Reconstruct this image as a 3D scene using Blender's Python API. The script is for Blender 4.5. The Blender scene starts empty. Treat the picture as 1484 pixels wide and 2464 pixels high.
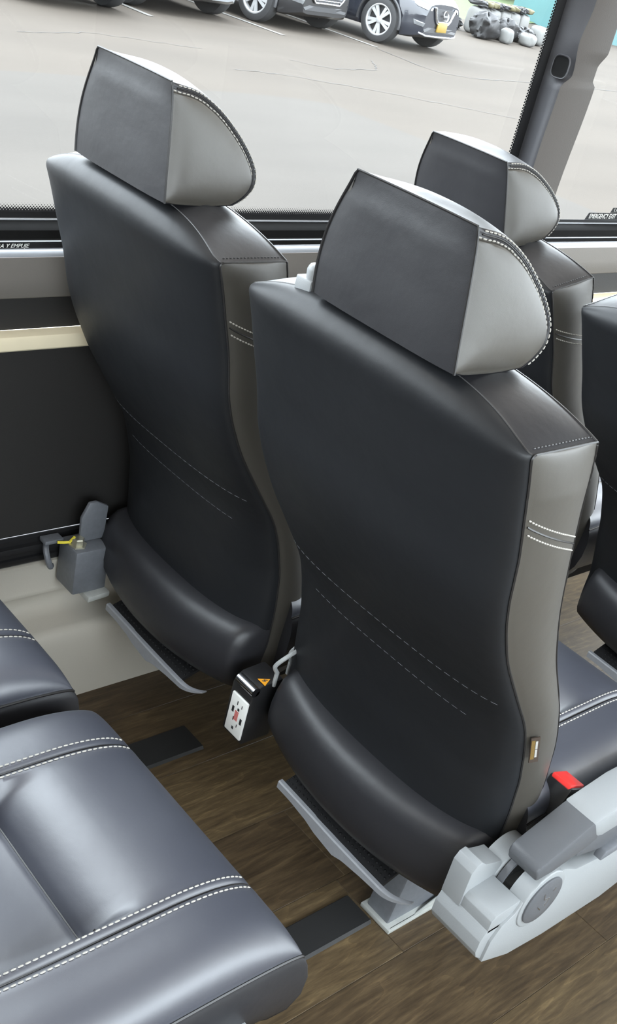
import bpy, bmesh, math, random
import numpy as np
from mathutils import Vector, Matrix
from mathutils.bvhtree import BVHTree
from mathutils import noise as mnoise

random.seed(7)
rng = np.random.default_rng(7)
C = bpy.context.scene.collection
SC = bpy.context.scene

# ------------------------------------------------------------------ camera
# metres; z = 0 is the coach floor, x runs towards the front of the coach, y towards the window
CAM_H = 1.4
FPX = 2721.7
RIGHT = Vector((0.742, -0.632, 0.224)); UP = Vector((0.162, 0.493, 0.855)); FWD = Vector((0.651, 0.597, -0.468))
FWD.normalize(); RIGHT = (RIGHT - FWD * RIGHT.dot(FWD)).normalized(); UP = RIGHT.cross(FWD).normalized()
cam_d = bpy.data.cameras.new('camera'); cam = bpy.data.objects.new('camera', cam_d); C.objects.link(cam)
cam.matrix_world = Matrix(((RIGHT.x, UP.x, -FWD.x, 0), (RIGHT.y, UP.y, -FWD.y, 0), (RIGHT.z, UP.z, -FWD.z, CAM_H), (0, 0, 0, 1)))
cam_d.sensor_fit = 'VERTICAL'; cam_d.sensor_height = 36.0; cam_d.lens = 36.0 * FPX / 2464.0
cam_d.clip_start = 0.02; cam_d.clip_end = 400
SC.camera = cam

# ------------------------------------------------------------------ world, light, exposure
SKY = 13.0
w = bpy.data.worlds.new('overcast_sky'); SC.world = w; w.use_nodes = True
wn = w.node_tree; wn.nodes.clear()
wo = wn.nodes.new('ShaderNodeOutputWorld'); wb = wn.nodes.new('ShaderNodeBackground')
tc = wn.nodes.new('ShaderNodeTexCoord'); sx = wn.nodes.new('ShaderNodeSeparateXYZ'); cr = wn.nodes.new('ShaderNodeValToRGB')
wn.links.new(tc.outputs['Generated'], sx.inputs[0]); wn.links.new(sx.outputs['Z'], cr.inputs[0])
cr.color_ramp.elements[0].position = 0.0; cr.color_ramp.elements[0].color = (0.71, 0.75, 0.81, 1)
cr.color_ramp.elements[1].position = 0.8; cr.color_ramp.elements[1].color = (0.91, 0.97, 1.07, 1)
wn.links.new(cr.outputs[0], wb.inputs[0]); wb.inputs[1].default_value = SKY
wn.links.new(wb.outputs[0], wo.inputs[0])
SC.view_settings.view_transform = 'Standard'; SC.view_settings.look = 'None'
SC.view_settings.gamma = 1.0; SC.view_settings.exposure = 0.0; SC.view_settings.use_curve_mapping = False
SC.cycles.use_denoising = True
SC.cycles.max_bounces = 10; SC.cycles.diffuse_bounces = 5; SC.cycles.transparent_max_bounces = 16
SC.cycles.sample_clamp_indirect = 6.0
FILL = 2.0           # radiance of the unseen fill strips added under the ceiling


def portal(name, loc, sx_, sz_, rot):
    d = bpy.data.lights.new(name, 'AREA'); d.shape = 'RECTANGLE'; d.size = sx_; d.size_y = sz_
    d.cycles.is_portal = True
    o = bpy.data.objects.new(name, d); C.objects.link(o); o.location = loc; o.rotation_euler = rot
    return o


portal('window_daylight', (2.2, 1.60, 1.33), 7.6, 0.9, (-math.pi / 2, 0, 0))
portal('window_daylight', (2.2, -1.10, 1.33), 7.6, 0.9, (math.pi / 2, 0, 0))
portal('windscreen_daylight', (6.05, 0.3, 1.3), 1.2, 2.4, (0, math.pi / 2, 0))

# ------------------------------------------------------------------ materials
MATS = {}


def nodes(name):
    m = bpy.data.materials.new(name); m.use_nodes = True; MATS[name] = m
    nt = m.node_tree
    return m, nt, nt.nodes['Principled BSDF']


def simple(name, col, rough=0.5, metal=0.0, spec=0.5, bump=0.0, scale=200.0, var=0.0, coat=0.0, detail=3.0, emit=None):
    m, nt, b = nodes(name)
    b.inputs['Base Color'].default_value = (*col, 1); b.inputs['Roughness'].default_value = rough
    b.inputs['Metallic'].default_value = metal; b.inputs['Specular IOR Level'].default_value = spec
    b.inputs['Coat Weight'].default_value = coat
    if emit:
        b.inputs['Emission Color'].default_value = (*emit[:3], 1); b.inputs['Emission Strength'].default_value = emit[3]
    if bump or var:
        t = nt.nodes.new('ShaderNodeTexCoord'); n = nt.nodes.new('ShaderNodeTexNoise')
        n.inputs['Scale'].default_value = scale; n.inputs['Detail'].default_value = detail
        nt.links.new(t.outputs['Object'], n.inputs['Vector'])
        if bump:
            bp = nt.nodes.new('ShaderNodeBump'); bp.inputs['Strength'].default_value = bump; bp.inputs['Distance'].default_value = 0.002
            nt.links.new(n.outputs['Fac'], bp.inputs['Height']); nt.links.new(bp.outputs[0], b.inputs['Normal'])
        if var:
            mx = nt.nodes.new('ShaderNodeMix'); mx.data_type = 'RGBA'
            mx.inputs[6].default_value = (*[c * (1 - var) for c in col], 1); mx.inputs[7].default_value = (*[min(1, c * (1 + var)) for c in col], 1)
            nt.links.new(n.outputs['Fac'], mx.inputs[0]); nt.links.new(mx.outputs[2], b.inputs['Base Color'])
    return m


def leather(name, col, rough, spec=0.5):
    m, nt, b = nodes(name)
    b.inputs['Base Color'].default_value = (*col, 1); b.inputs['Roughness'].default_value = rough
    b.inputs['Specular IOR Level'].default_value = spec
    t = nt.nodes.new('ShaderNodeTexCoord')
    v = nt.nodes.new('ShaderNodeTexVoronoi'); v.inputs['Scale'].default_value = 900; v.feature = 'DISTANCE_TO_EDGE'
    n = nt.nodes.new('ShaderNodeTexNoise'); n.inputs['Scale'].default_value = 14; n.inputs['Detail'].default_value = 4
    nt.links.new(t.outputs['Object'], v.inputs['Vector']); nt.links.new(t.outputs['Object'], n.inputs['Vector'])
    b1 = nt.nodes.new('ShaderNodeBump'); b1.inputs['Strength'].default_value = 0.12; b1.inputs['Distance'].default_value = 0.0006
    b2 = nt.nodes.new('ShaderNodeBump'); b2.inputs['Strength'].default_value = 0.25; b2.inputs['Distance'].default_value = 0.006
    nt.links.new(v.outputs['Distance'], b1.inputs['Height']); nt.links.new(n.outputs['Fac'], b2.inputs['Height'])
    nt.links.new(b1.outputs[0], b2.inputs['Normal']); nt.links.new(b2.outputs[0], b.inputs['Normal'])
    rr = nt.nodes.new('ShaderNodeMapRange'); rr.inputs[3].default_value = rough - 0.05; rr.inputs[4].default_value = rough + 0.06
    nt.links.new(n.outputs['Fac'], rr.inputs[0]); nt.links.new(rr.outputs[0], b.inputs['Roughness'])
    return m


M_LEA = leather('black_leather_sheen', (0.041, 0.045, 0.062), 0.46, 1.0)  # cushion tops: bluish sky sheen put into the base colour
MATS['black_leather_sheen'].node_tree.nodes['Principled BSDF'].inputs['Coat Weight'].default_value = 1.0
MATS['black_leather_sheen'].node_tree.nodes['Principled BSDF'].inputs['Coat Roughness'].default_value = 0.5
M_LEH = leather('black_headrest_leather', (0.020, 0.020, 0.023), 0.42, 0.5)
M_LEB = leather('dull_black_vinyl', (0.012, 0.013, 0.015), 0.50, 0.36)
M_LEG = leather('side_lit_leather', (0.046, 0.041, 0.033), 0.48, 0.8)  # copy of the black leather with warm side light put into its colour
MATS['side_lit_leather'].node_tree.nodes['Principled BSDF'].inputs['Coat Weight'].default_value = 0.35
MATS['side_lit_leather'].node_tree.nodes['Principled BSDF'].inputs['Coat Roughness'].default_value = 0.5
M_THREAD = simple('white_thread', (0.45, 0.43, 0.39), 0.7, bump=0.4, scale=1500)
M_PIPE = simple('black_piping', (0.018, 0.017, 0.017), 0.38, var=0.2, scale=300)
M_PLL = simple('light_grey_plastic', (0.295, 0.31, 0.32), 0.42, bump=0.12, scale=700)
M_PLD = simple('dark_grey_plastic', (0.10, 0.105, 0.115), 0.45, bump=0.12, scale=700)
M_STEEL = simple('grey_painted_steel', (0.17, 0.18, 0.20), 0.45, metal=0.2, bump=0.05, scale=120, var=0.15)
M_STEELL = simple('light_painted_steel', (0.42, 0.43, 0.41), 0.5, metal=0.1, bump=0.08, scale=60, var=0.18)
M_FOOT = simple('footrest_grey', (0.27, 0.28, 0.30), 0.45, bump=0.05, scale=120, var=0.12)
M_FRAME = simple('window_rubber', (0.009, 0.009, 0.009), 0.85, spec=0.08, var=0.2, scale=60)
M_ZINC = simple('zinc_bolt', (0.55, 0.53, 0.42), 0.35, metal=0.8, var=0.2, scale=300)
M_YEL = simple('yellow_paint', (0.80, 0.68, 0.06), 0.5, var=0.1, scale=300)
M_RED = simple('red_plastic', (0.75, 0.035, 0.03), 0.35, var=0.08, scale=100)
M_BLK = simple('black_plastic', (0.014, 0.014, 0.015), 0.30, var=0.1, scale=100)
M_BLKM = simple('matt_black_plastic', (0.014, 0.014, 0.015), 0.65, spec=0.22, bump=0.1, scale=500)
M_RUB = simple('black_rubber', (0.014, 0.014, 0.014), 0.55, bump=0.15, scale=600)
M_WHT = simple('white_plastic', (0.80, 0.80, 0.77), 0.35, var=0.03, scale=60)
M_ORG = simple('orange_label', (0.85, 0.36, 0.02), 0.5, var=0.06, scale=60)
M_REDINK = simple('red_ink', (0.55, 0.10, 0.09), 0.6, var=0.06, scale=60)
M_CHROME = simple('polished_metal', (0.52, 0.53, 0.55), 0.22, metal=1.0, var=0.03, scale=40)
M_WALL = simple('grey_wall_plastic', (0.50, 0.47, 0.41), 0.5, bump=0.08, scale=500)
M_PILL = simple('pillar_cover_plastic', (0.066, 0.056, 0.049), 0.6, bump=0.15, scale=700)
M_WALLD = simple('taupe_trim_plastic', (0.18, 0.165, 0.148), 0.55, bump=0.15, scale=700)
M_WALLB = simple('black_wall_panel', (0.022, 0.021, 0.020), 0.5, bump=0.12, scale=500)
M_CREAM = simple('cream_trim', (0.86, 0.76, 0.55), 0.45, var=0.05, scale=30)
M_SILV = simple('silver_trim', (0.36, 0.38, 0.41), 0.4, metal=0.2, var=0.05, scale=60)
M_WHITEP = simple('white_paint', (0.13, 0.125, 0.115), 0.6, var=0.10, scale=9, detail=6)
M_CEIL = simple('ceiling_vinyl', (0.74, 0.74, 0.73), 0.7, bump=0.1, scale=200)
M_FILL = simple('fill_strip_diffuser', (0.8, 0.8, 0.8), 0.5, emit=(1.0, 0.965, 0.91, FILL))
M_GOLD = simple('gold_woven_label', (0.14, 0.085, 0.02), 0.6, var=0.5, scale=500)
M_TAGW = simple('white_woven_thread', (0.36, 0.35, 0.33), 0.7, var=0.15, scale=500)
M_BROWN = simple('dark_brown_label', (0.045, 0.03, 0.022), 0.6, var=0.2, scale=300)


def glass_mat():
    m = bpy.data.materials.new('window_glass'); m.use_nodes = True; nt = m.node_tree; nt.nodes.clear()
    o = nt.nodes.new('ShaderNodeOutputMaterial'); t = nt.nodes.new('ShaderNodeBsdfTransparent'); g = nt.nodes.new('ShaderNodeBsdfGlossy')
    t.inputs[0].default_value = (0.94, 0.96, 0.95, 1); g.inputs['Roughness'].default_value = 0.02
    f = nt.nodes.new('ShaderNodeFresnel'); f.inputs[0].default_value = 1.3
    ge = nt.nodes.new('ShaderNodeNewGeometry'); iv = nt.nodes.new('ShaderNodeMath'); iv.operation = 'SUBTRACT'; iv.inputs[0].default_value = 1.0
    ml = nt.nodes.new('ShaderNodeMath'); ml.operation = 'MULTIPLY'
    nt.links.new(ge.outputs['Backfacing'], iv.inputs[1]); nt.links.new(f.outputs[0], ml.inputs[0]); nt.links.new(iv.outputs[0], ml.inputs[1])
    mx = nt.nodes.new('ShaderNodeMixShader')
    nt.links.new(ml.outputs[0], mx.inputs[0]); nt.links.new(t.outputs[0], mx.inputs[1]); nt.links.new(g.outputs[0], mx.inputs[2]); nt.links.new(mx.outputs[0], o.inputs[0])
    return m


M_GLASS = glass_mat()


def frit_mat(name, axis, lo, hi):
    """black ceramic dots on the glass edge that shrink from coordinate lo (solid) to hi (none)"""
    m = bpy.data.materials.new(name); m.use_nodes = True; nt = m.node_tree; nt.nodes.clear()
    o = nt.nodes.new('ShaderNodeOutputMaterial'); t = nt.nodes.new('ShaderNodeBsdfTransparent')
    d = nt.nodes.new('ShaderNodeBsdfPrincipled'); d.inputs['Base Color'].default_value = (0.02, 0.02, 0.022, 1); d.inputs['Roughness'].default_value = 0.4
    g = nt.nodes.new('ShaderNodeNewGeometry'); mp = nt.nodes.new('ShaderNodeMapping'); mp.vector_type = 'POINT'
    mp.inputs['Rotation'].default_value = (0, math.radians(45), 0)
    v = nt.nodes.new('ShaderNodeTexVoronoi'); v.inputs['Scale'].default_value = 270; v.inputs['Randomness'].default_value = 0.0
    mul = nt.nodes.new('ShaderNodeVectorMath'); mul.operation = 'MULTIPLY'; mul.inputs[1].default_value = (1, 0, 1)
    s = nt.nodes.new('ShaderNodeSeparateXYZ'); mr = nt.nodes.new('ShaderNodeMapRange')
    mr.inputs[1].default_value = lo; mr.inputs[2].default_value = hi; mr.inputs[3].default_value = 0.78; mr.inputs[4].default_value = 0.10
    lt = nt.nodes.new('ShaderNodeMath'); lt.operation = 'LESS_THAN'; mx = nt.nodes.new('ShaderNodeMixShader')
    nt.links.new(g.outputs['Position'], mul.inputs[0]); nt.links.new(mul.outputs[0], mp.inputs[0]); nt.links.new(mp.outputs[0], v.inputs['Vector'])
    nt.links.new(g.outputs['Position'], s.inputs[0]); nt.links.new(s.outputs[axis], mr.inputs[0])
    nt.links.new(v.outputs['Distance'], lt.inputs[0]); nt.links.new(mr.outputs[0], lt.inputs[1])
    nt.links.new(lt.outputs[0], mx.inputs[0]); nt.links.new(t.outputs[0], mx.inputs[1]); nt.links.new(d.outputs[0], mx.inputs[2]); nt.links.new(mx.outputs[0], o.inputs[0])
    return m


def floor_mat():
    m, nt, b = nodes('wood_look_vinyl')
    uv = nt.nodes.new('ShaderNodeUVMap'); uv.uv_map = 'plank'
    at = nt.nodes.new('ShaderNodeAttribute'); at.attribute_name = 'tone'
    add = nt.nodes.new('ShaderNodeVectorMath'); add.operation = 'ADD'
    sc = nt.nodes.new('ShaderNodeVectorMath'); sc.operation = 'MULTIPLY'; sc.inputs[1].default_value = (37.0, 11.0, 5.0)
    nt.links.new(at.outputs['Vector'], sc.inputs[0]); nt.links.new(uv.outputs[0], add.inputs[0]); nt.links.new(sc.outputs[0], add.inputs[1])
    mp = nt.nodes.new('ShaderNodeMapping'); mp.inputs['Scale'].default_value = (1.5, 9.5, 1.0); nt.links.new(add.outputs[0], mp.inputs[0])
    wv = nt.nodes.new('ShaderNodeTexNoise'); wv.inputs['Scale'].default_value = 1.0; wv.inputs['Detail'].default_value = 2; wv.inputs['Distortion'].default_value = 0.6
    nt.links.new(mp.outputs[0], wv.inputs['Vector'])
    # growth rings: fold the smooth noise into narrow bands
    ml = nt.nodes.new('ShaderNodeMath'); ml.operation = 'MULTIPLY'; ml.inputs[1].default_value = 17.0; nt.links.new(wv.outputs['Fac'], ml.inputs[0])
    fr = nt.nodes.new('ShaderNodeMath'); fr.operation = 'FRACT'; nt.links.new(ml.outputs[0], fr.inputs[0])
    mp2 = nt.nodes.new('ShaderNodeMapping'); mp2.inputs['Scale'].default_value = (11.0, 95.0, 1.0); nt.links.new(add.outputs[0], mp2.inputs[0])
    fg = nt.nodes.new('ShaderNodeTexNoise'); fg.inputs['Scale'].default_value = 1.0; fg.inputs['Detail'].default_value = 4; fg.inputs['Roughness'].default_value = 0.7
    nt.links.new(mp2.outputs[0], fg.inputs['Vector'])
    ra = nt.nodes.new('ShaderNodeValToRGB'); e = ra.color_ramp.elements
    e[0].position = 0.30; e[0].color = (0.045, 0.032, 0.021, 1); e[1].position = 0.80; e[1].color = (0.150, 0.112, 0.070, 1)
    mid = ra.color_ramp.elements.new(0.52); mid.color = (0.080, 0.058, 0.037, 1)
    nt.links.new(fg.outputs['Fac'], ra.inputs[0])
    rb = nt.nodes.new('ShaderNodeValToRGB'); e = rb.color_ramp.elements
    e[0].position = 0.0; e[0].color = (1.22, 1.21, 1.17, 1); e[1].position = 0.28; e[1].color = (0.92, 0.92, 0.92, 1)
    nt.links.new(fr.outputs[0], rb.inputs[0])
    mx = nt.nodes.new('ShaderNodeMix'); mx.data_type = 'RGBA'; mx.blend_type = 'MULTIPLY'; mx.inputs[0].default_value = 1.0
    nt.links.new(ra.outputs[0], mx.inputs[6]); nt.links.new(rb.outputs[0], mx.inputs[7])
    tn = nt.nodes.new('ShaderNodeMix'); tn.data_type = 'RGBA'; tn.blend_type = 'MULTIPLY'; tn.inputs[0].default_value = 1.0
    rt = nt.nodes.new('ShaderNodeValToRGB'); e = rt.color_ramp.elements
    e[0].color = (0.82, 0.76, 0.66, 1); e[1].color = (1.42, 1.36, 1.08, 1)
    nt.links.new(at.outputs['Fac'], rt.inputs[0]); nt.links.new(mx.outputs[2], tn.inputs[6]); nt.links.new(rt.outputs[0], tn.inputs[7])
    nt.links.new(tn.outputs[2], b.inputs['Base Color'])
    b.inputs['Roughness'].default_value = 0.42; b.inputs['Specular IOR Level'].default_value = 0.45
    bp = nt.nodes.new('ShaderNodeBump'); bp.inputs['Strength'].default_value = 0.25; bp.inputs['Distance'].default_value = 0.001
    nt.links.new(fg.outputs['Fac'], bp.inputs['Height']); nt.links.new(bp.outputs[0], b.inputs['Normal'])
    return m


def asphalt_mat(name, col):
    m, nt, b = nodes(name)
    t = nt.nodes.new('ShaderNodeTexCoord')
    n1 = nt.nodes.new('ShaderNodeTexNoise'); n1.inputs['Scale'].default_value = 0.55; n1.inputs['Detail'].default_value = 6
    n2 = nt.nodes.new('ShaderNodeTexNoise'); n2.inputs['Scale'].default_value = 60; n2.inputs['Detail'].default_value = 3
    mp = nt.nodes.new('ShaderNodeMapping'); mp.inputs['Scale'].default_value = (0.5, 1.6, 1)
    nt.links.new(t.outputs['Object'], mp.inputs[0]); nt.links.new(mp.outputs[0], n1.inputs['Vector']); nt.links.new(t.outputs['Object'], n2.inputs['Vector'])
    ad = nt.nodes.new('ShaderNodeMath'); ad.operation = 'MULTIPLY_ADD'; ad.inputs[1].default_value = 0.35
    nt.links.new(n2.outputs['Fac'], ad.inputs[0]); nt.links.new(n1.outputs['Fac'], ad.inputs[2])
    r = nt.nodes.new('ShaderNodeValToRGB'); e = r.color_ramp.elements
    e[0].position = 0.40; e[0].color = (*[c * 0.86 for c in col], 1); e[1].position = 0.95; e[1].color = (*[c * 1.1 for c in col], 1)
    nt.links.new(ad.outputs[0], r.inputs[0]); nt.links.new(r.outputs[0], b.inputs['Base Color'])
    b.inputs['Roughness'].default_value = 0.9; b.inputs['Specular IOR Level'].default_value = 0.12
    return m


M_FLOOR = floor_mat()
M_ASPH = asphalt_mat('pale_asphalt', (0.0570, 0.0480, 0.0395))
M_ASPH2 = asphalt_mat('grey_asphalt_patch', (0.0550, 0.0490, 0.0430))
M_GRASS = simple('grass', (0.042, 0.066, 0.016), 0.9, bump=0.8, scale=14, var=0.45, detail=8)
M_CRACK = simple('tar_crack', (0.022, 0.020, 0.018), 0.8, var=0.2, scale=20)
M_PAINTB = simple('dark_blue_car_paint', (0.010, 0.012, 0.018), 0.25, coat=0.5, var=0.1, scale=5)
M_PAINTK = simple('black_car_paint', (0.006, 0.0065, 0.008), 0.25, coat=0.5, var=0.1, scale=5)
M_PAINTS = simple('silver_car_paint', (0.16, 0.17, 0.18), 0.25, metal=0.2, coat=0.8, var=0.05, scale=5)
M_CGLASS = simple('dark_car_glass', (0.02, 0.024, 0.028), 0.06, var=0.05, scale=3)
M_LAMP = simple('headlamp_lens', (0.08, 0.083, 0.086), 0.12, coat=0.6, var=0.5, scale=18)
M_TYRE = simple('tyre_rubber', (0.018, 0.018, 0.019), 0.75, bump=0.3, scale=80)
M_RIM = simple('alloy_rim', (0.30, 0.30, 0.30), 0.35, metal=0.1, var=0.05, scale=30)
M_DARK = simple('dark_trim', (0.02, 0.02, 0.022), 0.5, var=0.2, scale=40)
M_BAG = simple('white_woven_bag', (0.12, 0.12, 0.115), 0.7, bump=0.5, scale=9, var=0.10)
M_TARP = simple('black_plastic_sheet', (0.006, 0.006, 0.007), 0.5, bump=1.0, scale=7, var=0.4, detail=6)
M_STRAW = simple('black_and_yellow_wrap', (0.06, 0.052, 0.018), 0.7, bump=0.6, scale=6, var=0.7, detail=5)
M_TEAL = simple('teal_panel', (0.045, 0.12, 0.125), 0.5, var=0.12, scale=2)
M_PLATE = simple('yellow_number_plate', (0.20, 0.13, 0.015), 0.45, var=0.08, scale=30)
M_REDK = simple('red_painted_kerb', (0.55, 0.16, 0.12), 0.7, var=0.15, scale=9)
M_FRITZ = frit_mat('dotted_glass_edge', 'Z', 0.886, 0.9005)

# ------------------------------------------------------------------ mesh helpers


class MB:
    """collects vertices and faces, one mesh per build()"""

    def __init__(self):
        self.v = []; self.f = []; self.mi = []; self.m = 0

    def add(self, vs, fs):
        o = len(self.v); self.v += [tuple(map(float, p)) for p in vs]
        for f in fs:
            self.f.append(tuple(i + o for i in f)); self.mi.append(self.m)

    def grid(self, P, closed_u=False, closed_v=False):
        P = np.asarray(P, float); a, b = P.shape[:2]
        fs = []
        for i in range(a if closed_u else a - 1):
            for j in range(b if closed_v else b - 1):
                fs.append((i * b + j, i * b + (j + 1) % b, ((i + 1) % a) * b + (j + 1) % b, ((i + 1) % a) * b + j))
        self.add(P.reshape(-1, 3), fs)

    def box(self, x0, x1, y0, y1, z0, z1):
        vs = [(x, y, z) for x in (x0, x1) for y in (y0, y1) for z in (z0, z1)]
        self.add(vs, [(0, 1, 3, 2), (4, 6, 7, 5), (0, 4, 5, 1), (2, 3, 7, 6), (0, 2, 6, 4), (1, 5, 7, 3)])

    def prism(self, poly, a0, a1, axis='y'):
        """extrude a 2D polygon: axis 'y' -> poly is (x,z); 'x' -> (y,z); 'z' -> (x,y)"""
        n = len(poly)

        def p(q, a):
            return (q[0], a, q[1]) if axis == 'y' else ((a, q[0], q[1]) if axis == 'x' else (q[0], q[1], a))
        vs = [p(q, a0) for q in poly] + [p(q, a1) for q in poly]
        fs = [(i, (i + 1) % n, n + (i + 1) % n, n + i) for i in range(n)] + [tuple(range(n))[::-1], tuple(range(n, 2 * n))]
        self.add(vs, fs)

    def tube(self, pts, r, n=6, cap=True):
        pts = [Vector(p) for p in pts]; m = len(pts); rings = []
        rr = r if hasattr(r, '__len__') else [r] * m
        up = None
        for i in range(m):
            t = (pts[min(i + 1, m - 1)] - pts[max(i - 1, 0)])
            t = t.normalized() if t.length > 1e-9 else Vector((0, 0, 1))
            if up is None:
                up = t.orthogonal().normalized()
            a = (up - t * up.dot(t)); a = a.normalized() if a.length > 1e-6 else t.orthogonal().normalized()
            up = a; b = t.cross(a)
            rings.append([pts[i] + (a * math.cos(k * 2 * math.pi / n) + b * math.sin(k * 2 * math.pi / n)) * rr[i] for k in range(n)])
        o = len(self.v); self.v += [tuple(p) for g in rings for p in g]
        for i in range(m - 1):
            for k in range(n):
                self.f.append((o + i * n + k, o + i * n + (k + 1) % n, o + (i + 1) * n + (k + 1) % n, o + (i + 1) * n + k)); self.mi.append(self.m)
        if cap:
            self.f.append(tuple(o + k for k in range(n))[::-1]); self.mi.append(self.m)
            self.f.append(tuple(o + (m - 1) * n + k for k in range(n))); self.mi.append(self.m)

    def lathe(self, prof, n, origin, axis, ref=None):
        """prof: (radius, height along axis)"""
        ax = Vector(axis).normalized(); a = ax.orthogonal().normalized() if ref is None else Vector(ref); b = ax.cross(a); o = Vector(origin)
        P = [[o + ax * h + (a * math.cos(k * 2 * math.pi / n) + b * math.sin(k * 2 * math.pi / n)) * r for k in range(n)] for r, h in prof]
        self.grid(np.array([[tuple(q) for q in row] for row in P]), closed_v=True)

    def build(self, name, mat, parent=None, origin=(0, 0, 0), smooth=35.0, bevel=0.0, merge=True, seg=2):
        o = np.array(origin, float)
        bm = bmesh.new()
        vs = [bm.verts.new(Vector(p) - Vector(o)) for p in self.v]
        for f, mi in zip(self.f, self.mi):
            if len(set(f)) < 3:
                continue
            try:
                fc = bm.faces.new([vs[i] for i in f]); fc.material_index = mi
            except ValueError:
                pass
        if merge:
            bmesh.ops.remove_doubles(bm, verts=bm.verts[:], dist=2e-5)
            bmesh.ops.dissolve_degenerate(bm, dist=1e-6, edges=bm.edges[:])
        bmesh.ops.recalc_face_normals(bm, faces=bm.faces[:])
        if bevel:
            es = [e for e in bm.edges if len(e.link_faces) == 2 and e.calc_face_angle(0) > math.radians(25)]
            bmesh.ops.bevel(bm, geom=es, offset=bevel, segments=seg, affect='EDGES', profile=0.5, clamp_overlap=True)
        me = bpy.data.meshes.new(name); bm.to_mesh(me); bm.free()
        for mm in (mat if isinstance(mat, (list, tuple)) else [mat]):
            me.materials.append(mm)
        if smooth:
            me.polygons.foreach_set('use_smooth', [True] * len(me.polygons))
            me.set_sharp_from_angle(angle=math.radians(smooth))
        ob = bpy.data.objects.new(name, me); C.objects.link(ob)
        ob.location = origin
        if parent is not None:
            ob.parent = parent
        return ob


def tag(o, label, cat, group=None):
    o['label'] = label; o['category'] = cat
    if group:
        o['group'] = group
    return o


def thing(name, label, cat, loc=(0, 0, 0), group=None, rotz=0.0):
    e = bpy.data.objects.new(name, None); C.objects.link(e); e.location = loc; e.rotation_euler = (0, 0, rotz)
    e.empty_display_size = 0.1
    return tag(e, label, cat, group)


def struct(o):
    o['kind'] = 'structure'
    return o


def text_part(name, body, mat, parent, M, size, extrude=0.0004, shear=0.0, sx=1.0):
    cu = bpy.data.curves.new(name, 'FONT'); cu.body = body; cu.size = size; cu.extrude = extrude; cu.shear = shear
    cu.align_x = 'LEFT'; cu.align_y = 'CENTER'
    o = bpy.data.objects.new('tmp', cu); C.objects.link(o)
    bpy.context.view_layer.update()
    me = bpy.data.meshes.new_from_object(o.evaluated_get(bpy.context.evaluated_depsgraph_get()))
    bpy.data.objects.remove(o)
    me.transform(M @ Matrix.Diagonal((sx, 1, 1, 1))); me.materials.clear(); me.materials.append(mat); me.name = name
    ob = bpy.data.objects.new(name, me); C.objects.link(ob)
    if parent is not None:
        ob.parent = parent
    return ob


def frame_matrix(o, ex, ey):
    ex = Vector(ex).normalized(); ey = Vector(ey); ey = (ey - ex * ey.dot(ex)).normalized(); ez = ex.cross(ey)
    return Matrix(((ex.x, ey.x, ez.x, o[0]), (ex.y, ey.y, ez.y, o[1]), (ex.z, ey.z, ez.z, o[2]), (0, 0, 0, 1)))


def resample(pts, step):
    pts = [np.array(p, float) for p in pts]; d = [0.0]
    for a, b in zip(pts, pts[1:]):
        d.append(d[-1] + np.linalg.norm(b - a))
    n = max(2, int(d[-1] / step) + 1); out = []
    for s in np.linspace(0, d[-1], n):
        k = min(len(d) - 2, int(np.searchsorted(d, s, 'right') - 1)); t = (s - d[k]) / max(1e-9, d[k + 1] - d[k])
        out.append(pts[k] * (1 - t) + pts[k + 1] * t)
    return out


def smooth_line(ctrl, n=40):
    """Catmull-Rom through the control points"""
    P = [np.array(p, float) for p in ctrl]; P = [2 * P[0] - P[1]] + P + [2 * P[-1] - P[-2]]; out = []
    m = len(P) - 3; per = max(2, n // m)
    for i in range(m):
        a, b, c, d = P[i:i + 4]
        for k in range(per + (i == m - 1)):
            t = k / per
            out.append(0.5 * ((2 * b) + (c - a) * t + (2 * a - 5 * b + 4 * c - d) * t * t + (3 * b - a - 3 * c + d) * t ** 3))
    return out


def bvh_of(mbs):
    v = []; f = []
    for m in (mbs if isinstance(mbs, list) else [mbs]):
        o = len(v); v += [Vector(p) for p in m.v]; f += [tuple(i + o for i in q) for q in m.f]
    return BVHTree.FromPolygons(v, f)


def on_surface(bvh, pts, lift, centre):
    out = []
    for p in pts:
        loc, nor, _, _ = bvh.find_nearest(Vector(p))
        if nor.dot(loc - Vector(centre)) < 0:
            nor = -nor
        out.append(np.array(loc + nor * lift))
    return out


def stitches(mb, pts, dash=0.0062, gap=0.0020, r=0.00085):
    """a row of short threads along pts, each a little capsule"""
    d = np.cumsum([0] + [np.linalg.norm(b - a) for a, b in zip(pts, pts[1:])]); L = d[-1]
    P = np.array(pts)

    def at(s):
        return np.array([np.interp(s, d, P[:, k]) for k in range(3)])
    s = gap
    while s + dash < L:
        a, m, b = at(s), at(s + dash / 2), at(s + dash)
        mb.tube([a, a * 0.7 + m * 0.3, m, b * 0.7 + m * 0.3, b], [r * 0.4, r, r * 1.15, r, r * 0.4], n=5)
        s += dash + gap


# ------------------------------------------------------------------ the coach shell
X0, X1 = -1.6, 6.0
struct_y = 1.53          # plane of the side glass

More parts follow.
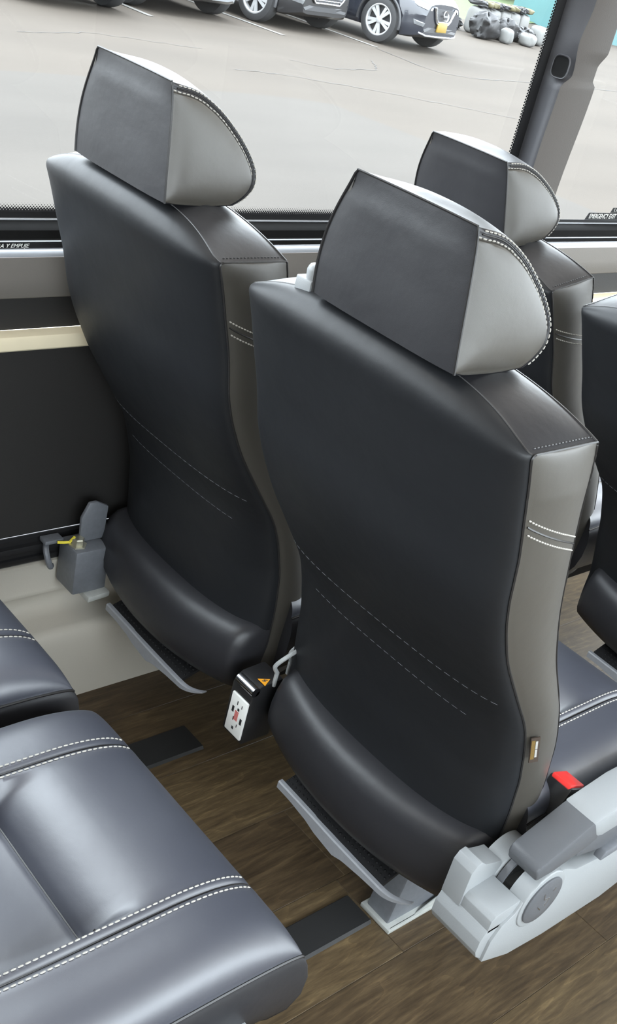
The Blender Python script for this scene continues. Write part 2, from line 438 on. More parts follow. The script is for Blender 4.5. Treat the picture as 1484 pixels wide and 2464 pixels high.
# floor: one mesh of planks, each with its own tone and offset
PW = 0.166
def build_floor():
    bm = bmesh.new(); uvl = bm.loops.layers.uv.new('plank'); tl = bm.faces.layers.float.new('tone')
    joints = {0: 1.50, 1: 1.165, 2: 1.186}
    k0 = int(math.floor((-1.0 - 0.465) / PW)); k1 = int(math.ceil((1.40 - 0.465) / PW))
    for k in range(k0, k1):
        ya = max(-1.0, 0.465 + k * PW); yb = min(1.40, 0.465 + (k + 1) * PW)
        j = joints.get(k, random.uniform(0, 1.2)); xs = [X0]
        x = j - 1.22 * math.ceil((j - X0) / 1.22) + 1.22
        while x < X1 - 0.02:
            if x > X0 + 0.02:
                xs.append(x)
            x += 1.22
        xs.append(X1)
        for a, b in zip(xs, xs[1:]):
            tone = random.random()
            if k == 0 and a < 1.2 < b: tone = 0.22
            if k == 1 and a < 1.0 < b: tone = 0.62
            if k == 1 and a < 1.3 < b: tone = 0.25
            if k == -1 and a < 1.4 < b: tone = 0.72
            g = 0.0009
            q = [(a + g, ya + g, 0), (b - g, ya + g, 0), (b - g, yb - g, 0), (a + g, yb - g, 0)]
            o = [(a, ya, -0.0012), (b, ya, -0.0012), (b, yb, -0.0012), (a, yb, -0.0012)]
            vq = [bm.verts.new(p) for p in q]; vo = [bm.verts.new(p) for p in o]
            fs = [bm.faces.new(vq)] + [bm.faces.new((vo[i], vo[(i + 1) % 4], vq[(i + 1) % 4], vq[i])) for i in range(4)]
            off = Vector((random.uniform(0, 9), random.uniform(0, 9)))
            for f in fs:
                f[tl] = tone
                for l in f.loops:
                    l[uvl].uv = (l.vert.co.x + off.x, l.vert.co.y + off.y)
    me = bpy.data.meshes.new('floor'); bm.to_mesh(me); bm.free(); me.materials.append(M_FLOOR)
    ob = bpy.data.objects.new('floor', me); C.objects.link(ob)
    return struct(ob)


build_floor()
mb = MB(); mb.box(X0, X1, -1.05, 1.55, -0.12, -0.004); struct(mb.build('floor_base', M_DARK, smooth=0))

# side wall below the windows: profile extruded along the coach
def wall_profile(name, prof, mat, smooth=50):
    mb = MB(); P = np.array([[(x, y, z) for (y, z) in prof] for x in np.linspace(X0, X1, 3)])
    mb.grid(P); return struct(mb.build(name, mat, smooth=smooth))


wall_profile('wall_left', [(1.388, -0.01), (1.389, 0.01), (1.396, 0.13), (1.399, 0.145), (1.405, 0.154), (1.414, 0.1575), (1.440, 0.163), (1.455, 0.170), (1.463, 0.182), (1.465, 0.200), (1.459, 0.203), (1.456, 0.207), (1.458, 0.213),
                           (1.460, 0.225), (1.461, 0.262), (1.459, 0.268), (1.457, 0.2745), (1.470, 0.276), (1.56, 0.276)], M_WALL, 80)
wall_profile('trim_1', [(1.50, 0.2765), (1.462, 0.2765), (1.460, 0.280), (1.460, 0.289), (1.464, 0.291), (1.464, 0.300), (1.458, 0.302), (1.457, 0.308), (1.459, 0.314),
                        (1.466, 0.316), (1.466, 0.326), (1.470, 0.330), (1.50, 0.330)], M_BLK, 30)
wall_profile('wall_panel', [(1.474, 0.3305), (1.474, 0.684)], M_WALLB)
wall_profile('trim_2', [(1.50, 0.6835), (1.470, 0.6835), (1.467, 0.6865), (1.466, 0.704), (1.468, 0.7085), (1.478, 0.7125), (1.50, 0.7125)], M_CREAM, 30)
wall_profile('wall_recess', [(1.487, 0.713), (1.489, 0.767)], M_WALLB)
wall_profile('wall_upper', [(1.50, 0.7665), (1.482, 0.7665), (1.479, 0.7695), (1.477, 0.80), (1.478, 0.8335)], M_WALLD, 60)
wall_profile('trim_3', [(1.478, 0.834), (1.479, 0.8385), (1.483, 0.8425), (1.492, 0.8435), (1.50, 0.8435)], M_SILV, 60)
# window frame: black rubber and aluminium channel
wall_profile('trim_4', [(1.492, 0.8437), (1.494, 0.8535), (1.495, 0.8545), (1.498, 0.8555), (1.499, 0.860), (1.50, 0.868), (1.506, 0.8725), (1.5245, 0.8750)], M_FRAME, 30)
wall_profile('trim_5', [(1.4935, 0.8515), (1.4925, 0.8530), (1.4965, 0.8550)], M_SILV, 30)
wall_profile('trim_6', [(1.5245, 0.8752), (1.5240, 0.8765), (1.5250, 0.8775), (1.528, 0.8778)], M_SILV, 30)


def pane(name, x0, x1, z0, z1, y):
    mb = MB(); mb.box(x0, x1, y, y + 0.005, z0, z1); o = mb.build(name, M_GLASS, smooth=0); return struct(o)


WZ0, WZ1 = 0.866, 1.78
XP0, XP1 = 1.99, 2.15       # the pillar
w1 = pane('window_1', X0, 2.07, WZ0, WZ1, struct_y)
w2 = pane('window_2', 2.0705, 4.9, WZ0, WZ1, struct_y)
# solid black edge and dotted edge of the glass
mb = MB()
mb.box(X0, XP0 + 0.02, struct_y - 0.002, struct_y - 0.0005, 0.870, 0.8870)
o = mb.build('frit_band', M_BLKM, parent=w1, smooth=0); o.matrix_parent_inverse = Matrix()
mb = MB(); mb.add([(X0, struct_y - 0.0012, 0.887), (XP0, struct_y - 0.0012, 0.887), (XP0, struct_y - 0.0012, 0.901), (X0, struct_y - 0.0012, 0.901)], [(0, 1, 2, 3)])
mb.build('frit_dots', M_FRITZ, parent=w1, smooth=0)
mb = MB(); mb.box(2.12, 4.9, struct_y - 0.002, struct_y - 0.0005, 0.870, 0.884)
mb.build('frit_band', M_BLKM, parent=w2, smooth=0)
# vertical black edge of the first pane along the pillar, serrated by its dots
mb = MB(); mb.box(1.993, 2.06, struct_y - 0.002, struct_y - 0.0005, 0.870, WZ1)
for k in range(150):
    z = 0.897 + k * 0.0059
    for dx, r in ((0.0, 0.0026), (0.0050, 0.0020)):
        zz = z + (0.003 if dx else 0)
        mb.lathe([(r, 0.0), (r, 0.0012), (0.0001, 0.0012)], 8, (1.9925 - dx, struct_y - 0.0018, zz), (0, 1, 0))
mb.build('frit_band', M_BLKM, parent=w1, smooth=0, merge=False)

# pillar trim between the windows, with a belt-guide recess and a stepped edge
def pillar():
    zs = np.concatenate([np.linspace(0.86, 1.185, 40), np.linspace(1.19, 1.27, 40), np.linspace(1.275, 1.80, 30)])
    rows = []; rows2 = []
    def sst(a, b, t):
        t = min(1, max(0, (t - a) / (b - a))); return t * t * (3 - 2 * t)
    for z in zs:
        # edges of the front face
        xl = 2.012 + 0.005 * sst(1.04, 1.175, z) + 0.027 * sst(1.176, 1.202, z) - 0.011 * sst(1.205, 1.265, z) + 0.012 * sst(1.265, 1.335, z)
        xr = 2.124 + 0.013 * sst(0.96, 1.18, z) - 0.013 * sst(1.1845, 1.196, z) + 0.022 * sst(1.222, 1.256, z)
        xg = 2.019; yf = 1.475; yb = struct_y - 0.003
        rows.append([(xg, yb, z), (xg + 0.001, yb - 0.006, z), (xl * 0.4 + xg * 0.6 - 0.001, yf + 0.022, z), (xl - 0.003, yf + 0.007, z), (xl - 0.001, yf + 0.003, z), (xl, yf + 0.0008, z)])
        rows2.append([(xl, yf + 0.0008, z), (xl + 0.004, yf, z), (xr - 0.006, yf, z), (xr - 0.0015, yf + 0.002, z), (xr, yf + 0.006, z), (xr + 0.004, yb, z)])
    t = bpy.data.objects.new('trim_7', None); C.objects.link(t); struct(t)
    t.location = (2.08, 1.5, 0.86)
    a = MB(); a.grid(np.array(rows)); b = MB(); b.grid(np.array(rows2))
    oa = a.build('pillar_return', simple('dark_trim_plastic', (0.042, 0.042, 0.047), 0.6, bump=0.15, scale=700), smooth=60)
    ob = b.build('pillar_cover', M_PILL, smooth=40)
    for o in (oa, ob):
        o.parent = t; o.matrix_parent_inverse = Matrix.Translation((-2.08, -1.5, -0.86))
    # recess cup for the belt anchor, lying on the return; its shade painted as a black centre
    c = Vector((2.0165, 1.490, 1.213)); n = Vector((-0.96, -0.28, 0)).normalized(); s = Vector((0, 0, 1)).cross(n).normalized()
    m = MB(); P = []
    for q, (sc, dep) in enumerate([(1.12, 0.0005), (1.06, 0.004), (0.98, 0.003), (0.86, 0.0015), (0.78, 0.0010), (0.0, 0.0009)]):
        row = []
        for k in range(36):
            a_ = k * 2 * math.pi / 36; ca, sa = math.cos(a_), math.sin(a_)
            px = 0.017 * sc * math.copysign(abs(ca) ** 0.6, ca); pz = 0.021 * sc * math.copysign(abs(sa) ** 0.6, sa)
            row.append(tuple(c + s * px + Vector((0, 0, pz)) + n * dep))
        P.append(row)
    m.grid(np.array(P[:3]), closed_v=True); m.m = 1; m.grid(np.array(P[2:]), closed_v=True)
    oc = m.build('belt_recess', [oa.data.materials[0], M_FRAME], smooth=40); oc.parent = t; oc.matrix_parent_inverse = Matrix.Translation((-2.08, -1.5, -0.86))
    return t


pillar()

# window stickers
def sticker(name, label, x0, x1, z0, z1, y, body, size, tx, tz, shear, sx, slant=0.0, rowz=None):
    t = thing(name, label, 'sticker', ((x0 + x1) / 2, y, z0))
    m = MB(); m.prism([(x0, z0), (x1, z0), (x1 + slant, z1), (x0 + slant, z1)], y, y - 0.0006)
    o = m.build('sticker_backing', M_BLKM, smooth=0); o.parent = t; o.matrix_parent_inverse = Matrix.Translation((-(x0 + x1) / 2, -y, -z0))
    o = text_part('lettering', body, M_WHT, None, frame_matrix((tx, y - 0.0009, tz), (1, 0, 0), (0, 0, 1)), size, 0.0002, shear, sx)
    o.parent = t; o.matrix_parent_inverse = Matrix.Translation((-(x0 + x1) / 2, -y, -z0))
    return t


sticker('exit_sticker', 'black EMERGENCY EXIT sticker low on the right hand window', 2.340, 2.56, 0.8845, 0.9015, struct_y - 0.002, 'EMERGENCY EXIT', 0.0160, 2.353, 0.8928, 0.25, 0.86, 0.010)
sticker('exit_sticker', 'black PULL UP BAR sticker above the emergency exit lettering', 2.437, 2.62, 0.9020, 0.9145, struct_y - 0.002, '1. PULL UP BAR', 0.0115, 2.448, 0.9083, 0.0, 0.9, 0.006)
sticker('exit_sticker', 'thin black strip with white Spanish lettering on the window sill at left', 0.55, 1.02, 0.8437, 0.8512, 1.4905, 'LEVANTE LA BARRA Y EMPUJE', 0.0088, 0.742, 0.8474, 0.3, 1.06)

# rest of the shell, behind and above the camera
mb = MB(); mb.box(X0, X1, 1.49, 1.56, WZ1, 2.0); struct(mb.build('wall_left_header', M_PILL, smooth=0))
mb = MB(); mb.box(4.9, X1, 1.47, 1.56, 0.88, WZ1); struct(mb.build('wall_left_end', M_WALLD, smooth=0))
mb = MB(); mb.box(X0, X1, -1.08, -1.02, -0.01, 0.84); struct(mb.build('wall_right', M_WALL, smooth=0))
mb = MB(); mb.box(X0, X1, -1.08, -1.02, 1.80, 2.0); struct(mb.build('wall_right_header', M_CEIL, smooth=0))
mb = MB(); mb.box(X0 - 0.06, X0, -1.08, 1.56, -0.01, 2.0); struct(mb.build('wall_back', M_WALL, smooth=0))
mb = MB(); mb.box(X1, X1 + 0.06, -1.08, 1.56, -0.01, 0.75); struct(mb.build('wall_front', M_WALLD, smooth=0))
mb = MB(); mb.box(X0, X1, -1.08, 1.56, 2.0, 2.05); struct(mb.build('ceiling', M_CEIL, smooth=0))
w3 = pane('window_3', X0, X1, 0.84, 1.80, -1.05)
mb = MB(); mb.box(X1 + 0.01, X1 + 0.016, -1.02, 1.5, 0.75, 2.0); struct(mb.build('window_4', M_GLASS, smooth=0))
for y, hw_ in ((-0.45, 0.2), (1.05, 0.30)):  # unseen strips, added and placed to brighten the cushion tops
    t = thing('fill_strip', 'unseen fill light strip added to the ceiling over the %s' % ('window seats' if y > 0 else 'aisle'), 'light', (2.0, y, 1.99))
    m = MB(); m.box(-3.4, 3.2, -hw_, hw_, -0.012, 0.0); m.build('fill_diffuser', M_FILL, parent=t, smooth=0)

# ------------------------------------------------------------------ coach seats
OX = 1.20                      # seat origin along the coach, in the first row's own coordinates
HINGE = (1.12 - OX, 0.0, 0.34)
HW = 0.206                     # half width of the backrest

_zb = [0.30, 0.343, 0.407, 0.478, 0.542, 0.583, 0.645, 0.710, 0.765, 0.808, 0.864, 0.917, 0.967, 0.996, 1.05]
_xb = [1.098, 1.112, 1.108, 1.099, 1.079, 1.061, 1.015, 0.968, 0.937, 0.919, 0.905, 0.886, 0.869, 0.857, 0.838]
_zf = [0.30, 0.359, 0.448, 0.528, 0.593, 0.675, 0.759, 0.810, 0.863, 0.913, 0.964, 0.990, 1.05]
_xf = [1.182, 1.178, 1.168, 1.153, 1.126, 1.078, 1.038, 1.018, 1.000, 0.986, 0.976, 0.968, 0.945]


def smooth_interp(z, zs, xs):
    # smooth the traced profile a little
    a = 0.0; n = 0.0
    for k, wgt in ((-0.02, 1), (-0.01, 2), (0, 3), (0.01, 2), (0.02, 1)):
        a += wgt * np.interp(z + k, zs, xs); n += wgt
    return a / n


def ztop(yn):
    yn = min(1.0, abs(yn))
    return 0.993 + 0.037 * (1 - yn ** 3.2)


def make_backrest():
    nb = 56; ns = 90; zb0 = 0.275
    a = np.linspace(-1, 1, nb + 1)
    yb = np.sign(a) * (1 - (1 - np.abs(a)) ** 1.6)                # denser near the seams
    S = np.concatenate([np.linspace(0, 0.92, ns - 25), 0.92 + 0.08 * np.sin(np.linspace(0, math.pi / 2, 27))[1:]])

    def waist(z):
        return 1.0 - 0.03 * math.exp(-((z - 0.70) / 0.12) ** 2) - 0.02 * min(1, max(0, (0.42 - z) / 0.12))

    def back(yn, z):
        d = 0.034 + 0.016 * min(1, max(0, (0.75 - z) / 0.3))
        x = smooth_interp(z, _zb, _xb) - d * (1 - abs(yn) ** 2.8) ** (1 / 2.2)
        R = 0.006 + 0.040 * (1 - abs(yn) ** 4); q = z - (ztop(yn) - R)
        if q > 0:
            x += R * (1 - math.sqrt(max(0.0, 1 - (q / R) ** 2)))
        return x

    def front(yn, z):
        hollow = 0.042 * (1 - abs(yn) ** 2.5) if abs(yn) < 1 else 0
        lower = min(1, max(0, (z - 0.45) / 0.2))
        return smooth_interp(z, _zf, _xf) - hollow * lower * (0.3 + 0.7 * min(1, max(0, (1.0 - z) / 0.15))) + 0.0

    def zz(yn, s):
        return zb0 + (ztop(yn) - zb0) * s
    B = np.array([[(back(y, zz(y, s)), y * HW * waist(zz(y, s)), zz(y, s)) for y in yb] for s in S])
    F = np.array([[(front(y, zz(y, s)), y * HW * waist(zz(y, s)), zz(y, s)) for y in yb] for s in S])
    T = []
    for t in np.linspace(0, 1, 14):
        T.append([tuple(B[-1, j] * (1 - t) + F[-1, j] * t + np.array([0, 0, 0.007 * math.sin(math.pi * t) ** 0.7 * (1 - abs(yb[j]) ** 8)])) for j in range(len(yb))])
    sides = []
    for j, sg in ((0, -1), (-1, 1)):
        G = []
        for t in np.linspace(0, 1, 14):
            bul = 0.010 * math.sin(math.pi * t) ** 0.8
            G.append([tuple(B[i, j] * (1 - t) + F[i, j] * t + np.array([0, sg * bul * min(1, (1 - S[i]) * 14) ** 0.5, 0])) for i in range(len(S))])
        sides.append(G)
    mb = MB(); mb.m = 0; mb.grid(B); mb.m = 1; mb.grid(F); mb.grid(np.array(T))
    mb.m = 2; mb.grid(np.array(sides[0])); mb.grid(np.array(sides[1]))
    mb.m = 1; mb.add([tuple(p) for p in B[0]] + [tuple(p) for p in F[0][::-1]], [tuple(range(2 * len(yb)))])
    bvh = bvh_of(mb); cen = (1.0, 0, 0.7)
    # piping along the seams, thread rows
    pp = MB(); fl = []
    for j in (0, -1):
        line = [B[i, j] for i in range(len(S))]
        pp.tube(on_surface(bvh, line, 0.0006, (1.02, 0, 0.7)), 0.0016, 5)
        pp.tube(on_surface(bvh, [F[i, j] for i in range(len(S))], 0.0004, cen), 0.0013, 5)
        pp.tube([np.array(T[k][j]) + np.array([0, 0, 0.0004]) for k in range(14)], 0.0013, 5)
    pp.tube([B[-1, j] + np.array([0, 0, 0.0002]) for j in range(1, len(yb) - 1)], 0.0009, 5)
    for zl, a_, b_ in ((0.618, -0.93, 0.93), (0.558, -0.70, 0.72)):
        fl.append(MB()); line = [(back(y, zl), y * HW * waist(zl), zl) for y in np.linspace(a_, b_, 50)]
        stitches(fl[-1], on_surface(bvh, resample(line, 0.003), 0.0001, (1.05, 0, zl)), 0.009, 0.004, 0.00035)
    pp.tube([F[-1, j] for j in range(1, len(yb) - 1)], 0.0016, 5)
    st = []
    for sg in (-1, 1):
        st.append(MB())
        for dz in (0.0, -0.0185, -0.0092):
            line = [(0.8875 - dz * -0.05 + (1.0 - 0.8875) * t, sg * (HW + 0.006), 0.9165 + dz - 0.040 * t) for t in np.linspace(0.0, 1.0, 40)]
            line = [(smooth_interp(p[2], _zb, _xb) + 0.002 + (smooth_interp(p[2], _zf, _xf) - smooth_interp(p[2], _zb, _xb) - 0.004) * t, p[1], p[2]) for p, t in zip(line, np.linspace(0, 1, 40))]
            if dz == -0.0092:
                pp.tube(on_surface(bvh, line, 0.0002, (1.0, 0, 0.7)), 0.0012, 5)
            else:
                stitches(st[-1], on_surface(bvh, line, 0.0005, (1.0, 0, 0.7)), 0.0036, 0.0012, 0.0010)
    # dark threads on the shoulder seam
    sh = []
    for j in (0, -1):
        sh.append(MB())
        line = [np.array(T[k][j]) * 1.0 for k in range(14)]
        line = [p + np.array([0, -np.sign(p[1]) * 0.006, 0.003]) for p in line]
        stitches(sh[-1], on_surface(bvh, line, 0.0003, cen), 0.0035, 0.002, 0.0007)
    return mb, pp, st, sh, fl


def headrest_profile():
    # closed D seen from the side (x, z), starting at the top back corner, going forward over the front
    arc = smooth_line([(0.836, 1.172), (0.872, 1.166), (0.896, 1.156), (0.921, 1.140), (0.947, 1.117), (0.967, 1.094), (0.978, 1.073), (0.976, 1.055), (0.962, 1.041), (0.944, 1.032)], 45)
    low = smooth_line([(0.944, 1.032), (0.905, 1.030), (0.865, 1.031), (0.837, 1.033)], 12)
    back = smooth_line([(0.837, 1.033), (0.837, 1.060), (0.838, 1.110), (0.838, 1.150), (0.836, 1.172)], 24)
    return arc, low, back


def seg_dist(p, a, b):
    p, a, b = p[[0, 2]], a[[0, 2]], b[[0, 2]]; ab = b - a; t = max(0, min(1, (p - a) @ ab / (ab @ ab + 1e-12)))
    return float(np.linalg.norm(p - a - ab * t))


def make_headrest():
    arc, low, back = headrest_profile()
    loop = arc + low[1:] + back[1:-1]
    n = len(loop); ny = 40
    a = np.linspace(-1, 1, ny + 1); yn = np.sign(a) * (1 - (1 - np.abs(a)) ** 1.35)

    def hw(x, z, left=False):
        t = min(1, max(0, (z - 1.033) / 0.139)); return 0.107 * (1 - t) + 0.084 * t + (0.013 * math.sin(math.pi * t) if left else 0)

    def pt(p, y):
        x, z = p; k = 1 - abs(y) ** 2.2
        xb = 0.837
        u = (x - xb)
        xx = xb + u * (1 - 0.13 * k)
        if u < 0.004:
            xx -= 0.004 * (1 - abs(y) ** 4) * min(1, max(0, (1.172 - z) / 0.03))
        zz = z + 0.012 * k * math.exp(-((x - 0.895) / 0.035) ** 2) * (1 if z > 1.10 else 0)
        return (xx, y * hw(x, z, y > 0), zz)
    G = np.array([[pt(p, y) for y in yn] for p in loop])
    mb = MB(); mb.m = 0; mb.grid(G, closed_u=True)
    # bulged ends
    ends = []
    for j, sg in ((0, -1), (-1, 1)):
        edge = G[:, j]; c = edge.mean(axis=0); c1 = np.array([0.8372, c[1], 1.052]); rings = []

        def puff(q):
            # height of the stuffed end over its flat outline, from a smooth distance to the outline
            acc = 0.0
            for i in range(len(edge)):
                a_, b_ = edge[i], edge[(i + 1) % len(edge)]; L_ = np.linalg.norm(a_ - b_)
                if L_ > 1e-7:
                    acc += L_ / (seg_dist(q, a_, b_) ** 2 + 1e-9)
            return 0.0150 * (1 - math.exp(-(math.pi / acc) / 0.016))
        for sc, bulge in ((1, 0), (0.985, 0.0020), (0.967, 0.0026), (0.955, 0.0010), (0.943, 0.0026), (0.928, 0.0036), (0.915, 0.0026)):
            rings.append([tuple(c1 + (p - c1) * sc + np.array([0, sg * bulge * min(1, max(0, (p[0] - 0.8375) / 0.012)), 0])) for p in edge])
        last = np.array([c1 + (p - c1) * 0.905 for p in edge]); cc = np.array([0.892, c[1], 1.085]); cc[1] = last[:, 1].mean()
        for sc in (1.0, 0.97, 0.93, 0.88, 0.80, 0.7, 0.55, 0.4, 0.25, 0.12, 0.0):
            row = []
            for p in last:
                q = cc + (p - cc) * sc
                q[1] = np.interp(q[2], [1.033, 1.172], [edge[len(arc) + 8][1], edge[0][1]])
                row.append(tuple(q + np.array([0, sg * puff(q), 0])))
            rings.append(row)
        m2 = MB(); m2.grid(np.array(rings), closed_v=True); ends.append((m2, rings, edge, c, sg))
        mb.m = 0; mb.grid(np.array(rings[:6]), closed_v=True); mb.m = 1; mb.grid(np.array(rings[5:]), closed_v=True)
    na = len(arc)
    st = []; pp = MB()
    for m2, rings, edge, c, sg in ends:
        st.append(MB())
        k0, k1 = 1, na - 2
        outer = [np.array(rings[1][k]) for k in range(k0, k1)]
        b = bvh_of(mb)
        stitches(st[-1], on_surface(b, resample(outer, 0.002), 0.0005, tuple(c + np.array([0, -sg * 0.05, 0]))), 0.0048, 0.0016, 0.00078)
        inner = [np.array(rings[5][k]) for k in range(0, na - 14)]
        stitches(st[-1], on_surface(b, resample(inner, 0.002), 0.0005, tuple(c + np.array([0, -sg * 0.05, 0]))), 0.0048, 0.0016, 0.00078)
        mid = [np.array(rings[3][k]) + np.array([0, sg * 0.0004, 0]) for k in range(k0, na - 6)]
        pp.tube(mid, 0.0011, 5)
        nb = len(loop) - len(back) + 1
        bl = [np.array(edge[k]) + np.array([-0.0005, sg * 0.0008, 0]) for k in range(na + len(low) - 2, len(loop))] + [np.array(edge[0])]
        pp.tube(bl, 0.0014, 6)
    top = [np.array(G[0, j]) + np.array([-0.0006, 0, 0.0006]) for j in range(len(yn))]
    pp.tube(top, 0.0014, 6)
    return mb, pp, st


CW = 0.224
def cushion_parts():
    SEAM = 0.128
    ys = np.array(sorted(set([0.0, 0.03, 0.06, 0.085, 0.10, 0.108, 0.114, 0.118, 0.121, 0.1235, 0.1255, 0.127, 0.128, 0.129, 0.1305, 0.1325, 0.135, 0.139, 0.145, 0.153, 0.163])))
    fy = [1.0] * len(ys); cols = list(zip(ys, fy))
    for th in np.linspace(0, math.pi / 2, 15)[1:]:
        cols.append((0.163 + (CW - 0.163) * math.sin(th) ** (2 / 2.3), max(0, math.cos(th)) ** (2 / 2.3)))
    cols = [(-y, f) for y, f in cols[::-1]] + cols[1:]
    rows = [(x, 1.0) for x in np.concatenate([np.linspace(1.13, 1.27, 20), np.linspace(1.276, 1.40, 42)])]
    for th in np.linspace(0, math.pi / 2, 22)[1:]:
        rows.append((1.40 + 0.135 * math.sin(th) ** (2 / 2.3), max(0, math.cos(th)) ** (2 / 2.3)))
    Z0 = 0.398

    def sst(a, b, t):
        t = min(1, max(0, (t - a) / (b - a))); return t * t * (3 - 2 * t)

    def z(x, y, fx, fy):
        ay = abs(y)
        h = 0.044 + 0.006 * sst(1.30, 1.10, x) * sst(0.10, 0.15, ay)
        cen = 1 - sst(0.104, 0.118, ay)
        h += cen * (0.004 * fx * math.exp(-((x - 1.42) / 0.07) ** 2) - 0.037 * (1.0 if x < 1.324 else max(0.0, 1 - (x - 1.324) / 0.10) ** 3.2) + 0.014 * sst(1.320, 1.18, x))
        h -= cen * 0.004 * math.exp(-((x - 1.323) / 0.004) ** 2)
        h -= 0.0042 * math.exp(-((ay - SEAM) / 0.0030) ** 2)
        h += 0.0012 * math.exp(-((ay - SEAM - 0.012) / 0.006) ** 2) + 0.0012 * math.exp(-((ay - SEAM + 0.012) / 0.006) ** 2)
        h += 0.0012 * math.sin(31 * x + 5 * y) * math.sin(23 * y + 3)
        droop = 0.012 * (1 - fx)
        wob = 0.006 * math.sin((x - 1.1) * 17) * (1 - fy) * sst(1.36, 1.24, x)
        return Z0 - droop + wob + h * fx * fy

    G = np.array([[(x, y, z(x, y, fx, f)) for (y, f) in cols] for (x, fx) in rows])
    mb = MB(); mb.grid(G); mb.m = 1
    # skirt below the piping
    loop = [G[i, 0] for i in range(len(rows))] + [G[-1, j] for j in range(1, len(cols) - 1)] + [G[i, -1] for i in range(len(rows) - 1, -1, -1)]
    c = np.array([1.28, 0, 0]); K = []
    for k, (dz, ins) in enumerate([(0, 0), (-0.004, -0.003), (-0.012, -0.006), (-0.03, -0.009), (-0.06, -0.008), (-0.09, -0.001), (-0.115, 0.012), (-0.13, 0.03), (-0.135, 0.05)]):
        row = []
        for p in loop:
            d = p - c; d[2] = 0
            q = p.copy()
            q[1] -= np.sign(d[1]) * ins * min(1, abs(d[1]) / CW * 1.0) ** 3
            q[0] -= ins * min(1, max(0, (p[0] - 1.40) / 0.135)) ** 2
            q[2] += dz
            row.append(tuple(q))
        K.append(row)
    mb.grid(np.array(K))
    mb.add([p for p in K[-1]], [tuple(range(len(loop)))])
    mb.add([K[k][0] for k in range(len(K))] + [K[k][-1] for k in range(len(K))] + [tuple(p) for p in G[0]],
           [tuple(list(range(len(K)))[::-1] + [2 * len(K) + j for j in range(len(cols))] + [len(K) + k for k in range(len(K))])])
    pp = MB(); pp.tube([p + np.array([0, np.sign(p[1]) * 0.0006, 0]) for p in loop], 0.0021, 6)
    for sg in (-1, 1):
        pp.tube([np.array((x, sg * SEAM, z(x, SEAM, fx, 1.0) + 0.0002)) for x, fx in rows], 0.0011, 5)
    pp.tube([np.array((1.3235, y, z(1.3235, y, 1, 1) + 0.0004)) for y in np.linspace(-0.116, 0.116, 20)], 0.0012, 5)
    st = []; b = bvh_of(mb)
    for sg in (-1, 1):
        st.append(MB())
        for dy in (-0.0085, 0.0085):
            line = [(x, sg * SEAM + dy, z(x, SEAM + sg * dy, fx, 1.0)) for x, fx in rows[:-6]]
            stitches(st[-1], on_surface(b, resample(line, 0.002), 0.0008, (1.28, 0, 0.30)), 0.0060, 0.0019, 0.00088)
    return mb, pp, st


def make_base_roll():
    # padded rear of the seat base, bowed towards the row behind
    mb = MB(); ny = 40; P = []
    ends = np.linspace(-1, 1, ny + 1)
    prof = [(0.0, 0.030), (0.012, 0.012), (0.03, 0.003), (0.05, 0.0), (0.075, 0.001), (0.10, 0.006), (0.118, 0.014), (0.130, 0.028), (0.134, 0.05)]
    for yn in ends:
        bow = 0.034 * (1 - abs(yn) ** 2.2); e = max(0, (abs(yn) - 0.93) / 0.07); rnd = 0.02 * (1 - math.sqrt(max(0, 1 - e * e)))
        zb = 0.248 + 0.012 * abs(yn) ** 2; row = []
        for h, ins in prof:
            row.append((1.045 - bow + ins + rnd, yn * 0.205, zb + h * 0.92 * (1 - 0.10 * e)))
        row.append((1.16, yn * 0.205, zb + 0.134 * 0.92)); row.append((1.16, yn * 0.205, zb)); row.append((1.08, yn * 0.205, zb - 0.002))
        P.append(row)
    mb.grid(np.array(P), closed_v=True)
    m = len(P[0]); mb.add([tuple(p) for p in P[0]], [tuple(range(m))]); mb.add([tuple(p) for p in P[-1]], [tuple(range(m))])
    return mb


def make_seat_pan():
    mb = MB(); mb.box(1.10, 1.47, -0.19, 0.19, 0.245, 0.275); mb.box(1.14, 1.19, -0.16, 0.16, 0.215, 0.26); return mb


